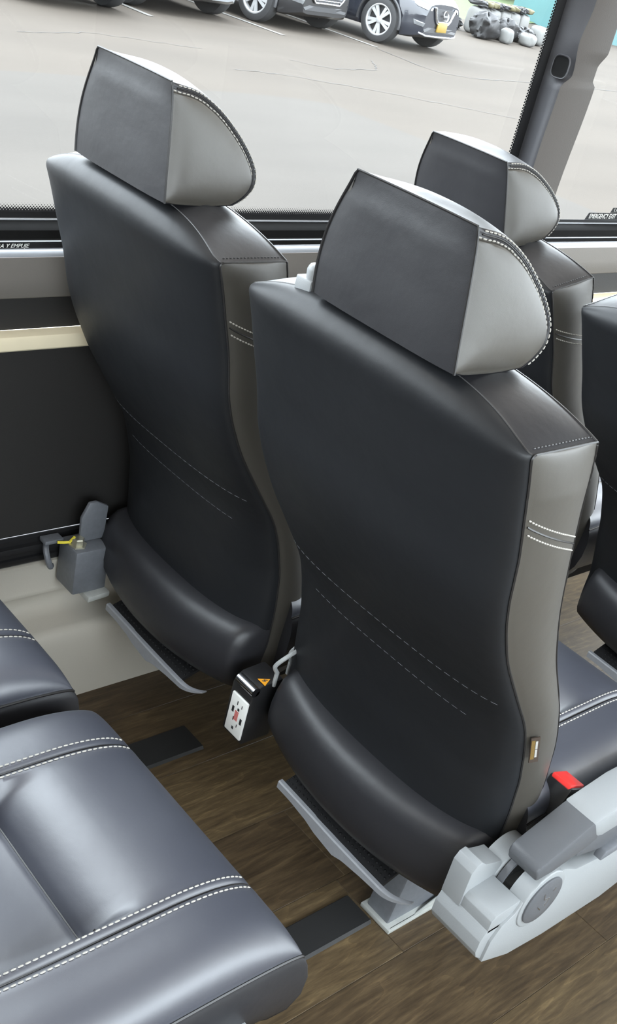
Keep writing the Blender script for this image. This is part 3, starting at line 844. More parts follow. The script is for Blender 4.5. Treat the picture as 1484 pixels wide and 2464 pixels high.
def make_footrest():
    lip = MB()
    # grey lip, drawn in the (y, z) plane: deepest near the middle
    up = [(0.125, 0.224), (0.06, 0.222), (0.0, 0.219), (-0.06, 0.218), (-0.105, 0.218)]
    dn = [(0.128, 0.210), (0.095, 0.209), (0.055, 0.204), (0.035, 0.198), (-0.01, 0.1925), (-0.03, 0.199), (-0.07, 0.204), (-0.105, 0.2065)]
    top = np.array([(y, z) for y, z in up]); bot = np.array(dn)
    ys = np.linspace(0.127, -0.105, 40)
    P = []
    for y in ys:
        zt = np.interp(-y, -top[:, 0], top[:, 1]); zb_ = np.interp(-y, -bot[:, 0], bot[:, 1])
        P.append([(1.030, y, zt - 0.002), (1.032, y, zt), (1.038, y, zt), (1.040, y, zb_ + 0.002), (1.036, y, zb_), (1.030, y, zb_ + 0.001)])
    # tapering tail that curls up and forward
    for t in np.linspace(0.1, 1, 10):
        y = -0.105 - 0.048 * t; f = 1 - 0.75 * t; zc = 0.2123 + 0.012 * t * t; x = 1.030 + 0.014 * t * t
        P.append([(x, y, zc + 0.0045 * f), (x + 0.002, y, zc + 0.006 * f), (x + 0.008, y, zc + 0.006 * f), (x + 0.010, y, zc - 0.004 * f), (x + 0.006, y, zc - 0.006 * f), (x, y, zc - 0.005 * f)])
    lip.grid(np.array(P), closed_v=True); lip.add(P[0], [tuple(range(6))]); lip.add(P[-1], [tuple(range(6))])
    tread = MB(); tread.prism([(1.037, 0.221), (1.125, 0.250), (1.125, 0.245), (1.040, 0.2155)], -0.105, 0.122)
    for i in range(26):
        for j in range(6):
            x = 1.045 + j * 0.0085; y = -0.10 + i * 0.0088; z = 0.2210 + (x - 1.037) * 0.33
            tread.lathe([(0.0022, 0), (0.0019, 0.0011), (0.0009, 0.0018), (0.0001, 0.0019)], 7, (x, y, z), (-0.32, 0, 0.95))
    return lip, tread


def make_console():
    """aisle side bay: stepped rear, rounded lower corner, boss for the armrest; y outer -0.292 .. inner -0.207"""
    yo, yi = -0.292, -0.210
    body = MB()
    # lower band
    band = [(0.998, 0.300), (0.998, 0.320), (1.006, 0.336), (1.30, 0.336), (1.34, 0.30), (1.30, 0.245), (1.16, 0.238), (1.10, 0.243), (1.06, 0.255), (1.025, 0.272), (1.004, 0.288)]
    body.prism([(x, z) for x, z in band], yo + 0.002, yi)
    # stepped block over the band
    body.prism([(1.006, 0.330), (1.006, 0.352), (1.012, 0.3585), (1.06, 0.362), (1.06, 0.330)], yo + 0.002, yi)
    # rear fin with the scooped top
    fin = [(1.003, 0.334), (1.003, 0.392), (1.010, 0.402), (1.020, 0.404), (1.030, 0.396), (1.044, 0.391), (1.058, 0.387), (1.066, 0.385), (1.070, 0.378), (1.072, 0.334)]
    body.prism(fin, yi - 0.032, yi)
    # long outer panel
    pan = [(1.016, 0.276), (1.018, 0.312), (1.030, 0.334), (1.052, 0.344), (1.062, 0.362), (1.085, 0.382), (1.115, 0.388), (1.145, 0.378), (1.175, 0.362), (1.25, 0.352), (1.36, 0.352), (1.46, 0.345), (1.50, 0.322), (1.49, 0.285), (1.42, 0.258), (1.30, 0.240), (1.16, 0.243), (1.08, 0.252)]
    body.prism(pan, yo - 0.002, yo + 0.020)
    body.prism([(1.09, 0.25), (1.09, 0.34), (1.46, 0.335), (1.46, 0.27), (1.3, 0.245)], yo + 0.018, yi + 0.002)
    # inner boss of the pivot
    cx, cz = 1.105, 0.345
    body.lathe([(0.001, 0.030), (0.043, 0.030), (0.046, 0.027), (0.046, 0.0)], 40, (cx, yi - 0.005, cz), (0, -1, 0))
    ring = MB(); ring.lathe([(0.044, 0.0), (0.046, 0.001), (0.0465, 0.010), (0.044, 0.011)], 40, (cx, yi - 0.036, cz), (0, -1, 0))
    ring2 = MB(); ring2.lathe([(0.036, 0.0), (0.0455, 0.0), (0.0465, -0.002), (0.0465, -0.026)], 44, (cx, yo - 0.004, cz), (0, -1, 0))
    body.add(ring2.v, ring2.f)
    cap = MB(); cap.lathe([(0.0375, -0.001), (0.0375, 0.0022), (0.036, 0.0032), (0.02, 0.0040), (0.0002, 0.0042)], 44, (cx, yo - 0.004, cz), (0, -1, 0))
    sign = MB()
    for (a, b) in (((-0.006, 0.016), (-0.002, 0.004)), ((-0.002, 0.004), (0.010, 0.002)), ((0.010, 0.002), (0.004, -0.010)), ((-0.012, -0.004), (-0.002, -0.014)), ((0.012, 0.014), (0.016, 0.018))):
        sign.tube([(cx + a[0], yo - 0.0083, cz + a[1]), (cx + b[0], yo - 0.0083, cz + b[1])], 0.0009, 5)
    # armrest, folded down level with the cushion
    arm = MB()
    armp = [(1.060, 0.414), (1.066, 0.424), (1.158, 0.452), (1.190, 0.455), (1.192, 0.412), (1.165, 0.404), (1.10, 0.396), (1.066, 0.397)]
    arm.prism(armp, yo - 0.004, yi - 0.036)
    arm.prism([(1.158, 0.392), (1.180, 0.420), (1.47, 0.418), (1.47, 0.385), (1.24, 0.372)], yo - 0.002, yi - 0.040)
    pad = MB(); pad.prism([(1.160, 0.4535), (1.25, 0.466), (1.45, 0.462), (1.485, 0.455), (1.492, 0.440), (1.48, 0.420), (1.20, 0.414), (1.182, 0.42)], yo - 0.0055, yi - 0.034)
    latch = MB(); latch.prism([(1.215, 0.366), (1.222, 0.380), (1.30, 0.386), (1.30, 0.368)], yo - 0.012, yo + 0.002)
    return body, ring, cap, sign, arm, pad, latch


def make_buckle():
    b = MB(); b.prism([(1.205, 0.385), (1.170, 0.405), (1.188, 0.452), (1.225, 0.438)], -0.238, -0.200)
    r = MB(); r.prism([(1.186, 0.4475), (1.190, 0.4545), (1.2275, 0.4405), (1.224, 0.4335)], -0.235, -0.203)
    s = MB(); s.prism([(1.21, 0.26), (1.185, 0.27), (1.175, 0.41), (1.20, 0.40)], -0.230, -0.208)
    return b, r, s


bk_mb, bk_pp, bk_st, bk_sh, bk_fl = make_backrest()
hr_mb, hr_pp, hr_st = make_headrest()
cu_mb, cu_pp, cu_st = cushion_parts()
roll_mb = make_base_roll(); pan_mb = make_seat_pan(); lip_mb, tread_mb = make_footrest(); con = make_console(); bkl = make_buckle()
for m_ in [bk_mb, bk_pp, *bk_st, *bk_sh, *bk_fl, hr_mb, hr_pp, *hr_st, cu_mb, cu_pp, *cu_st, roll_mb, pan_mb, lip_mb, tread_mb, *con, *bkl]:
    m_.v = [(x - OX, y, z) for x, y, z in m_.v]


def make_seat(aisle):
    t = thing('coach_seat', '', 'seat', (0, 0, 0), 'black leather coach seats')
    b = bk_mb.build('backrest', [M_LEB, M_LEH, M_LEG], t, HINGE, smooth=42)
    for nm, m, mt in [('piping', bk_pp, M_PIPE)] + [('stitching', q, M_THREAD) for q in bk_st] + [('shoulder_stitching', q, M_PIPE) for q in bk_sh] + [('faint_seam', q, M_PLD) for q in bk_fl]:
        o = m.build(nm, mt, b, (0, 0, 0)); o.data.transform(Matrix.Translation(-Vector(HINGE)))
    h = hr_mb.build('headrest', [M_LEH, M_LEG], t, HINGE, smooth=48)
    for nm, m, mt in [('piping', hr_pp, M_PIPE)] + [('stitching', q, M_THREAD) for q in hr_st]:
        o = m.build(nm, mt, h, (0, 0, 0)); o.data.transform(Matrix.Translation(-Vector(HINGE)))
    c = cu_mb.build('seat_cushion', [M_LEA, M_LEH], t, (0, 0, 0), smooth=50)  # sheen-tinted copy on top, darker leather on the skirt
    cu_pp.build('piping', M_PIPE, c)
    for q in cu_st:
        q.build('stitching', M_THREAD, c)
    roll_mb.build('base_roll', M_LEH, t, smooth=60)
    pan_mb.build('seat_pan', M_BLKM, t, smooth=0)
    f = lip_mb.build('footrest', M_FOOT, t, smooth=40)
    tread_mb.build('tread', M_BLKM, f, smooth=40)
    if aisle:
        body, ring, cap, sign, arm, pad, latch = con
        s = body.build('side_console', M_PLL, t, bevel=0.0025, smooth=40)
        ring.build('pivot_ring', M_PLD, s, smooth=40); cp = cap.build('pivot_cap', M_PLD, s, smooth=40)
        sign.build('recline_symbol', M_CHROME, s, smooth=40); latch.build('latch', M_STEEL, s, bevel=0.002)
        piv = Vector((1.105 - OX, 0, 0.36))
        a = arm.build('armrest', M_PLD, t, tuple(piv), bevel=0.004, smooth=40)
        pd = pad.build('armrest_pad', M_PLL, a, bevel=0.006, smooth=40); pd.data.transform(Matrix.Translation(-piv))
        bb = bkl[0].build('belt_buckle', M_BLK, t, bevel=0.003); bkl[1].build('release_button', M_RED, bb, bevel=0.0015); bkl[2].build('buckle_stalk', M_BLKM, bb, bevel=0.002)
        # woven maker's tag caught in the aisle side seam
        g = MB(); g.box(-0.004, 0.0145, -0.0008, 0.0008, -0.022, 0.020); tg = g.build('fabric_tag', M_BROWN, b, smooth=0)
        tg.location = Vector((1.078 - OX, -0.2145, 0.548)) - Vector(HINGE)
        tg.rotation_euler = (math.radians(-4), math.radians(-12), math.radians(-24))
        g2 = MB(); g2.box(-0.003, 0.0045, -0.0014, -0.0009, -0.016, 0.016)
        g2.m = 1
        for k in range(2):
            g2.box(0.0055, 0.0100, -0.0014, -0.0009, -0.013 + k * 0.014, 0.000 + k * 0.014)
        # gold weave with two white blocks, one mesh on the tag
        g2.v = [(x, y, z) for x, y, z in g2.v]
        w_ = g2.build('tag_weave', [M_GOLD, M_TAGW], b, smooth=0); w_.location = tg.location; w_.rotation_euler = tg.rotation_euler
        tg.scale = w_.scale = (0.66, 1, 0.92)
        k = MB(); k.box(0.850 - OX, 0.895 - OX, 0.126, 0.152, 1.016, 1.036); k.lathe([(0.010, 0.0), (0.011, 0.012), (0.009, 0.018), (0.001, 0.020)], 16, (0.862 - OX, 0.134, 1.034), (0, 0, 1))
        gd = k.build('belt_guide', M_PLL, t, HINGE, bevel=0.002)
    return t


def dup(root, loc, label):
    r = root.copy(); C.objects.link(r); r.location = loc; r['label'] = label
    for ch in list(root.children):
        c = ch.copy(); C.objects.link(c); c.parent = r
        for g in ch.children:
            d = g.copy(); C.objects.link(d); d.parent = c
    return r


def recline(t, deg):
    for ch in t.children:
        if ch.name.split('.')[0] in ('backrest', 'headrest', 'belt_guide'):
            ch.rotation_euler = (0, -math.radians(deg), 0)


YA, YW = 0.736, 1.238
PITCH = 0.82
aisle = make_seat(True); win = make_seat(False)
aisle.location = (OX, YA, 0); aisle['label'] = 'large black coach seat nearest the aisle in the middle, with grey armrest and fabric tag'
win.location = (OX, YW, 0); win['label'] = 'black coach seat against the window wall at left, beside the power outlet'
a2 = dup(aisle, (OX + PITCH, YA, 0), 'black coach seat cut off by the right edge of the photo')
w2s = dup(win, (OX + PITCH, YW, 0), 'farther black coach seat by the window whose headrest stands against the pillar')
a0 = dup(aisle, (OX - 0.80, YA, 0), 'coach seat at lower left showing its wide cushion with white double stitching')
w0 = dup(win, (OX - 0.80, YW, 0), 'coach seat at left edge with only a corner of its cushion showing')
for ch in a0.children:
    if ch.name.startswith('armrest'):
        ch.rotation_euler = (0, -math.radians(122), 0)       # folded up beside the backrest
recline(a2, 11.0); recline(w2s, 11.0)
# the cushion of the aisle seats' backs is a little broader towards the window seat
for t in (aisle, a2, a0):
    for ch in t.children:
        if ch.name.split('.')[0] == 'backrest':
            ch.scale = (1, 1.06, 1); ch.location.y = 0.012

# ------------------------------------------------------------------ things around the seats
def local(o, t):
    o.parent = t; o.matrix_parent_inverse = Matrix.Translation(-Vector(t.location)); return o


for k, lab in ((0, 'grey steel pedestal leg bolted to the floor under the nearest seat'), (1, 'grey steel pedestal leg under the front row of seats'), (-1, 'grey steel pedestal leg under the rear row at lower left')):
    t = thing('seat_pedestal', lab, 'seat leg', (1.25 + k * PITCH, 0.70, 0), 'seat pedestals')
    m = MB(); m.box(-0.085, 0.16, -0.032, 0.036, 0, 0.008); m.prism([(-0.080, 0.008), (-0.02, 0.008), (0.06, 0.03), (0.06, 0.008)], -0.030, -0.026)
    m.build('base_plate', M_STEELL, t, bevel=0.0015)
    m = MB(); m.prism([(-0.078, 0.006), (0.13, 0.006), (0.11, 0.213), (-0.053, 0.213)], -0.020, 0.030); m.build('post', M_STEEL, t, bevel=0.004)
    m = MB()
    for yy in (-0.012, 0.022):
        m.lathe([(0.008, 0.0), (0.008, 0.006), (0.0005, 0.006)], 6, (0.148, yy, 0.008), (0, 0, 1))
    m.build('bolts', M_ZINC, t, smooth=30)

def track(y0, y1, x0, x1, lab):
    m = MB(); m.prism([(y0, 0.0), (y0 + 0.004, 0.005), (y1 - 0.004, 0.005), (y1, 0.0)], x0, x1, 'x')
    tag(m.build('floor_track_cover', M_RUB, smooth=0), lab, 'floor strip', 'floor track covers')


track(0.699, 0.763, 0.46, 1.157, 'black rubber floor strip running up to the pedestal of the nearest seat')
track(1.158, 1.228, 0.46, 1.150, 'black rubber floor strip in the shadows nearer the window wall')

# wall bracket that carries the window seat
t = thing('seat_bracket', 'grey steel wall bracket with a bolt and yellow mark beside the window seat', 'bracket', (1.01, 1.43, 0.22))
m = MB(); m.prism([(0.975, 0.235), (0.972, 0.325), (1.040, 0.325), (1.044, 0.235)], 1.395, 1.455); local(m.build('bracket_body', M_STEEL, bevel=0.004), t)
m = MB(); m.prism([(0.995, 0.325), (0.992, 0.375), (1.005, 0.405), (1.02, 0.405), (1.045, 0.392), (1.045, 0.325)], 1.425, 1.433); local(m.build('flange', M_STEEL, bevel=0.003), t)
m = MB(); m.prism([(1.0, 0.222), (1.0, 0.234), (1.045, 0.238), (1.045, 0.226)], 1.38, 1.455); local(m.build('lower_lip', M_STEELL, bevel=0.003), t)
m = MB(); m.lathe([(0.0165, 0.0), (0.0165, 0.003), (0.011, 0.003), (0.011, 0.013), (0.0095, 0.015), (0.0005, 0.015)], 6, (0.988, 1.420, 0.325), (0, 0, 1)); local(m.build('bolt', M_ZINC, smooth=30), t)
m = MB(); m.tube([(0.957, 1.437, 0.3272), (0.968, 1.432, 0.3274), (0.976, 1.428, 0.3290), (0.981, 1.4225, 0.3415)], 0.0027, 6); local(m.build('yellow_mark', M_YEL), t)
m = MB(); m.tube(smooth_line([(0.948, 1.458, 0.318), (0.940, 1.443, 0.312), (0.940, 1.434, 0.298), (0.946, 1.432, 0.282), (0.954, 1.442, 0.276)], 24), 0.0055, 8); local(m.build('rail_clip', M_STEEL), t)
m = MB(); m.box(0.935, 0.972, 1.44, 1.462, 0.322, 0.330); local(m.build('rail_plate', M_STEEL, bevel=0.002), t)

# outlet box between the two seats
t = thing('power_outlet', 'black outlet box with white double socket plate hanging between the seats', 'outlet', (1.04, 0.965, 0.23))
m = MB(); m.prism([(1.020, 0.228), (1.020, 0.322), (1.025, 0.334), (1.036, 0.340), (1.080, 0.343), (1.080, 0.228)], 0.950, 1.000); local(m.build('outlet_box', M_BLK, bevel=0.004), t)
m = MB(); m.box(1.0155, 1.0205, 0.9515, 0.9905, 0.237, 0.3105); local(m.build('socket_plate', M_WHT, bevel=0.002), t)
m = MB(); m.lathe([(0.0001, 0), (0.0085, 0.0), (0.0085, 0.042), (0.0001, 0.042)], 16, (1.025, 0.992, 0.3325), (0, -1, 0)); local(m.build('edge_glint', M_CHROME, smooth=40), t)  # bright rod stands in for the highlight on the box's rounded edge
m = MB(); m.box(1.0150, 1.0156, 0.972, 0.9735, 0.295, 0.302); m.box(1.0150, 1.0156, 0.9610, 0.9622, 0.2945, 0.3005)
m.box(1.0150, 1.0156, 0.966, 0.970, 0.286, 0.2905); m.box(1.0150, 1.0156, 0.978, 0.9825, 0.277, 0.288); m.box(1.0150, 1.0156, 0.9555, 0.960, 0.266, 0.277)
m.box(1.0150, 1.0156, 0.9745, 0.976, 0.2635, 0.2705); m.box(1.0150, 1.0156, 0.9635, 0.9648, 0.256, 0.2615); m.box(1.0150, 1.0156, 0.970, 0.974, 0.2475, 0.2525)
local(m.build('sockets', M_DARK, smooth=0), t)
m = MB()
for k in range(4):
    m.box(1.0150, 1.0155, 0.9662 + k * 0.0022, 0.9674 + k * 0.0022, 0.266, 0.284)
local(m.build('red_lettering', M_REDINK, smooth=0), t)
m = MB(); m.add([(1.040, 0.968, 0.3418), (1.040, 0.949, 0.3418), (1.057, 0.958, 0.3425), (1.040, 0.968, 0.3424), (1.040, 0.949, 0.3424), (1.057, 0.958, 0.3431)], [(0, 1, 2), (3, 5, 4), (0, 3, 4, 1), (1, 4, 5, 2), (2, 5, 3, 0)])
lab = local(m.build('warning_label', M_ORG, smooth=0), t)
m = MB(); m.tube([(1.0425, 0.960, 0.3432), (1.0465, 0.9565, 0.3434), (1.0465, 0.9605, 0.3434), (1.051, 0.957, 0.3436)], 0.0007, 5); local(m.build('warning_symbol', M_DARK), t)
m = MB(); m.tube(smooth_line([(1.06, 0.950, 0.36), (1.05, 0.948, 0.378), (1.06, 0.940, 0.397), (1.09, 0.945, 0.40)], 24), 0.0035, 8)
m.tube(smooth_line([(1.10, 0.965, 0.36), (1.09, 0.960, 0.385), (1.11, 0.955, 0.405), (1.14, 0.97, 0.40)], 20), 0.003, 8)
m.tube([(1.06, 0.950, 0.335), (1.06, 0.950, 0.362)], 0.0035, 8); m.tube([(1.10, 0.965, 0.335), (1.10, 0.965, 0.362)], 0.003, 8)
local(m.build('cable', simple('pale_cable', (0.35, 0.36, 0.36), 0.5, var=0.1, scale=40)), t)

# ------------------------------------------------------------------ outside
GZ = -0.45
def flat(name, poly, z, mat):
    m = MB(); m.add([(x, y, z) for x, y in poly], [tuple(range(len(poly)))]); return m.build(name, mat, smooth=0)


struct(flat('parking_lot', [(-60, -60), (90, -60), (90, 60), (-60, 60)], GZ, M_ASPH))
struct(flat('asphalt_patch', [(-8, 1.9), (8.9, 1.9), (8.80, 7.6), (8.72, 8.3), (8.62, 9.05), (8.2, 9.16), (7.5, 9.16), (6.75, 9.08), (5.7, 9.2), (4.8, 9.08), (-8, 8.9)], GZ + 0.004, M_ASPH2))
for x0, x1, y0, y1, lab in ((9.13, 9.17, 13.35, 17.5, 'first white parking line, between the two cars at far left'),
                            (11.25, 11.50, 13.4, 17.5, 'white parking line beside the black car with pale wheels'),
                            (13.50, 13.62, 13.62, 17.5, 'white parking line beside the dark blue car')):
    dx = 0.05
    m = MB(); m.box(0, 0, 0, 0, 0, 0); m = MB()
    m.add([(x1 - dx, y0, GZ + 0.006), (x1 + dx, y0, GZ + 0.006), (x0 + dx + (x0 - x1) * 0.3, y1, GZ + 0.006), (x0 - dx + (x0 - x1) * 0.3, y1, GZ + 0.006)], [(0, 1, 2, 3)])
    struct(m.build('parking_line', M_WHITEP, smooth=0))

def crack(pts, wdt):
    m = MB(); P = resample([(x, y, GZ + 0.005) for x, y in pts], 0.12); n = len(P); L = []; Rr = []
    for i, p in enumerate(P):
        t_ = P[min(i + 1, n - 1)] - P[max(0, i - 1)]; nn = np.array([-t_[1], t_[0], 0]) / (np.linalg.norm(t_) + 1e-9)
        j = rng.normal(0, 0.02); ww = wdt * (0.6 + 0.8 * rng.random())
        L.append(p + nn * (j + ww)); Rr.append(p + nn * (j - ww))
    m.grid(np.array([L, Rr])); struct(m.build('asphalt_crack', M_CRACK, smooth=0))


crack([(13.5, 13.5), (13.39, 12.58), (13.43, 12.0), (14.17, 11.89), (15.81, 12.23), (18.9, 12.58), (24, 13.2)], 0.010)
crack([(9.98, 11.4), (10.51, 11.19), (11.6, 11.5), (12.2, 12.2)], 0.006)
crack([(8.3, 10.4), (9.2, 10.35), (10.4, 10.0), (12.0, 9.3)], 0.006)
crack([(6.0, 11.0), (7.2, 11.5), (8.6, 11.4)], 0.005)

# ---- cars
def car(label, loc, heading, paint, style, parts=True):
    """nose at local x = 0 pointing +x, sitting on z = 0"""
    t = thing('parked_car', label, 'car', loc, 'cars parked in a row', heading)
    #   x, z bottom, half width, z belt, half width belt, z top, half width top
    ST = [(0.00, 0.30, 0.50, 0.60, 0.46, 0.72, 0.40), (-0.05, 0.25, 0.66, 0.66, 0.62, 0.77, 0.54), (-0.14, 0.22, 0.80, 0.72, 0.74, 0.82, 0.62), (-0.30, 0.20, 0.88, 0.79, 0.82, 0.88, 0.68),
          (-0.55, 0.20, 0.915, 0.86, 0.86, 0.94, 0.70), (-0.90, 0.20, 0.92, 0.92, 0.88, 1.00, 0.72), (-1.25, 0.20, 0.92, 0.97, 0.88, 1.06, 0.72), (-1.40, 0.20, 0.92, 0.99, 0.885, 1.12, 0.70),
          (-1.80, 0.20, 0.92, 1.00, 0.885, 1.44, 0.62), (-2.15, 0.20, 0.92, 1.01, 0.885, 1.60, 0.59), (-2.7, 0.20, 0.92, 1.02, 0.885, 1.66, 0.59), (-3.4, 0.20, 0.92, 1.03, 0.88, 1.63, 0.58),
          (-3.9, 0.22, 0.91, 1.04, 0.87, 1.52, 0.56), (-4.25, 0.26, 0.88, 1.04, 0.83, 1.25, 0.55), (-4.45, 0.32, 0.82, 0.98, 0.76, 1.05, 0.55), (-4.55, 0.40, 0.70, 0.85, 0.66, 0.92, 0.5)]
    xs = np.linspace(0, -4.55, 70); st = np.array(ST)[::-1]
    cols = [np.interp(xs, st[:, 0], st[:, k]) for k in range(1, 7)]
    ker = np.array([1, 2, 3, 2, 1]) / 9
    rows = []
    for i, x in enumerate(xs):
        zb_, wl, zbl, wb_, zt, wt = [np.convolve(np.pad(c, 2, 'edge'), ker, 'valid')[i] for c in cols]
        half = [(0.0, zb_), (wl * 0.75, zb_), (wl * 0.95, zb_ + 0.02), (wl * 0.985, zb_ + 0.10), (wl, zb_ + 0.22), (wl * 0.985, zb_ + 0.30), (wl, (zbl + zb_ + 0.25) / 2), (wb_ + 0.015, zbl - 0.04), (wb_, zbl), (wb_ * 0.4 + wt * 0.6, zbl * 0.4 + zt * 0.6), (wt, zt - 0.012), (wt * 0.8, zt + 0.012), (wt * 0.4, zt + 0.028), (0, zt + 0.032)]
        rows.append([(x, -y, z) for y, z in half] + [(x, y, z) for y, z in half[-2:0:-1]])
    G = np.array(rows); n = G.shape[1]
    m = MB(); m.grid(G, closed_v=True); m.add([tuple(p) for p in G[0]], [tuple(range(n))]); m.add([tuple(p) for p in G[-1]], [tuple(range(n))])
    body = m.build('body', paint, t, smooth=35)
    # glass bands of the cabin
    gl = MB()
    for j in (8, 9):
        for jj in (j, n - j - 1):
            a_ = G[26:62, jj]; b_ = G[26:62, (jj + 1) % n]; c_ = np.array([0, 0, 0.8])
            off = np.array([0, 1, 0]) * np.sign(a_[0, 1]) * 0.006
            gl.grid(np.array([a_ + off + (0, 0, 0.012), b_ + off - (0, 0, 0.02)]))
    ws = G[21:33, 10:18]; gl.grid(ws + np.array([0.006, 0, 0.008]))
    gl.build('glazing', M_CGLASS, t, smooth=40)
    # wheels, with arches cut out of the body
    cut = MB()
    for wx in (-0.66, -3.40):
        for sg in (-1, 1):
            cut.lathe([(0.001, -0.16), (0.395, -0.16), (0.395, 0.20), (0.001, 0.20)], 32, (wx, sg * 0.86, 0.345), (0, sg, 0))
    co = cut.build('tmp', M_DARK)
    co.parent = t
    bo = body.modifiers.new('arches', 'BOOLEAN'); bo.operation = 'DIFFERENCE'; bo.object = co; bo.solver = 'EXACT'
    bpy.context.view_layer.update()
    me = bpy.data.meshes.new_from_object(body.evaluated_get(bpy.context.evaluated_depsgraph_get()))
    body.modifiers.clear(); body.data = me
    me.materials.clear(); me.materials.append(paint); me.materials.append(M_DARK)
    bpy.data.objects.remove(co)
    for wx in (-0.66, -3.40):
        for sg in (-1, 1):
            y = sg * 0.80; w_ = MB()
            w_.lathe([(0.21, -0.10), (0.30, -0.11), (0.335, -0.10), (0.347, -0.06), (0.350, 0.0), (0.347, 0.06), (0.335, 0.10), (0.30, 0.112), (0.245, 0.108), (0.235, 0.09), (0.235, -0.09), (0.21, -0.10)], 40, (wx, y, 0.35), (0, sg, 0))
            ty = w_.build('wheel', M_TYRE, t, smooth=40)
            r_ = MB(); r_.lathe([(0.236, 0.085), (0.242, 0.104), (0.228, 0.106), (0.216, 0.095), (0.212, 0.03)], 40, (wx, y, 0.35), (0, sg, 0))
            r_.lathe([(0.055, 0.06), (0.055, 0.092), (0.04, 0.100), (0.0005, 0.100)], 20, (wx, y, 0.35), (0, sg, 0))
            for k in range(10):
                a0_ = k * math.pi / 5 + (0.13 if k % 2 else -0.13); ca, sa = math.cos(a0_), math.sin(a0_)
                p0 = Vector((wx + ca * 0.05, y + sg * 0.088, 0.35 + sa * 0.05)); p1 = Vector((wx + ca * 0.222, y + sg * 0.093, 0.35 + sa * 0.222)); q = Vector((-sa, 0, ca))
                d_ = Vector((0, -sg * 0.03, 0))
                vs = [p0 - q * 0.018, p0 + q * 0.018, p1 + q * 0.027, p1 - q * 0.027]
                r_.add([tuple(v) for v in vs] + [tuple(v + d_) for v in vs], [(0, 1, 2, 3), (4, 7, 6, 5), (0, 4, 5, 1), (1, 5, 6, 2), (2, 6, 7, 3), (3, 7, 4, 0)])
            r_.build('rim', M_RIM, ty, smooth=30)
            h_ = MB(); h_.lathe([(0.212, 0.02), (0.0005, 0.02)], 24, (wx, y, 0.35), (0, sg, 0)); h_.build('brake_disc', M_DARK, ty, smooth=0)
            # dark arch lip
            e_ = MB(); e_.tube([(wx + 0.405 * math.cos(q), sg * 0.905, 0.345 + 0.405 * math.sin(q)) for q in np.linspace(-0.15, math.pi + 0.15, 30)], 0.024, 6); e_.build('arch_lip', M_DARK, t, smooth=60)
    # sills
    m = MB(); m.box(-3.05, -1.30, -0.925, 0.925, 0.22, 0.33); m.build('sill', M_DARK, t, bevel=0.02)
    # nose: everything is set on the real front surface by shooting at it
    bpy.context.view_layer.update()
    bv = bvh_of(_mb_from(G, n))

    def fx(y, z, lift=0.006):
        hit = bv.ray_cast(Vector((2, y, z)), Vector((-1, 0, 0)))
        return (hit[0].x if hit[0] is not None else -0.3) + lift

    def patch(mbx, outline, lift, thick=0.02):
        c = np.mean(outline, axis=0); k = len(outline); ring = [(fx(y, z, lift), y, z) for y, z in outline]
        inn = [(fx(c[0] + (y - c[0]) * 0.5, c[1] + (z - c[1]) * 0.5, lift), c[0] + (y - c[0]) * 0.5, c[1] + (z - c[1]) * 0.5) for y, z in outline]
        back = [(x - thick, y, z) for x, y, z in ring]
        mbx.add(ring + inn + back, [(i, (i + 1) % k, k + (i + 1) % k, k + i) for i in range(k)] + [tuple(range(k, 2 * k))] + [(i, 2 * k + i, 2 * k + (i + 1) % k, (i + 1) % k) for i in range(k)])

    def bar(mbx, pts, r, lift=0.0):
        P = resample([(0, y, z) for y, z in pts], 0.05); mbx.tube([(fx(p[1], p[2], lift), p[1], p[2]) for p in P], r, 6)
    for sg in (-1, 1):
        L = MB(); patch(L, [(sg * y, z) for y, z in ((0.40, 0.705), (0.50, 0.745), (0.66, 0.79), (0.80, 0.83), (0.79, 0.77), (0.70, 0.70), (0.55, 0.665), (0.43, 0.66))], 0.010)
        L.build('headlamp', M_LAMP, t, smooth=30)
    g = MB()
    if style == 'v':
        patch(g, [(-0.30, 0.70), (-0.10, 0.705), (0.10, 0.705), (0.30, 0.70), (0.20, 0.55), (0.14, 0.50), (-0.14, 0.50), (-0.20, 0.55)], 0.012)
        gr = g.build('grille', M_DARK, t, smooth=0)
        c_ = MB()
        for off in (0.0, 0.03):
            bar(c_, [(-0.36 + off, 0.72), (-0.24 + off * 0.8, 0.53 + off * 0.2), (-0.17, 0.475 + off), (0.17, 0.475 + off), (0.24 - off * 0.8, 0.53 + off * 0.2), (0.36 - off, 0.72)], 0.017, 0.016)
        c_.build('chrome_surround', M_CHROME, gr, smooth=60)
        em = MB(); em.lathe([(0.062, 0.0), (0.080, 0.010), (0.085, 0.0), (0.080, -0.01), (0.062, 0.0)], 28, (fx(0, 0.60, 0.05), 0, 0.61), (1, 0, 0.25)); em.box(fx(0, 0.60, 0.045), fx(0, 0.60, 0.06), -0.095, 0.095, 0.598, 0.622)
        em.build('badge', M_CHROME, gr, smooth=40)
    else:
        patch(g, [(-0.42, 0.70), (0.42, 0.70), (0.40, 0.55), (0.30, 0.47), (-0.30, 0.47), (-0.40, 0.55)], 0.012)
        gr = g.build('grille', M_DARK, t, smooth=0); c_ = MB()
        for k in range(5):
            bar(c_, [(-0.38 + 0.01 * k, 0.68 - 0.045 * k), (0.38 - 0.01 * k, 0.68 - 0.045 * k)], 0.009, 0.018)
        bar(c_, [(-0.44, 0.71), (-0.41, 0.54), (-0.31, 0.455), (0.31, 0.455), (0.41, 0.54), (0.44, 0.71)], 0.016, 0.018)
        c_.build('chrome_slats', M_CHROME, gr, smooth=60)
    lo = MB(); patch(lo, [(-0.60, 0.42), (0.60, 0.42), (0.52, 0.335), (-0.52, 0.335)], 0.010); lo.build('lower_intake', M_DARK, t, smooth=0)
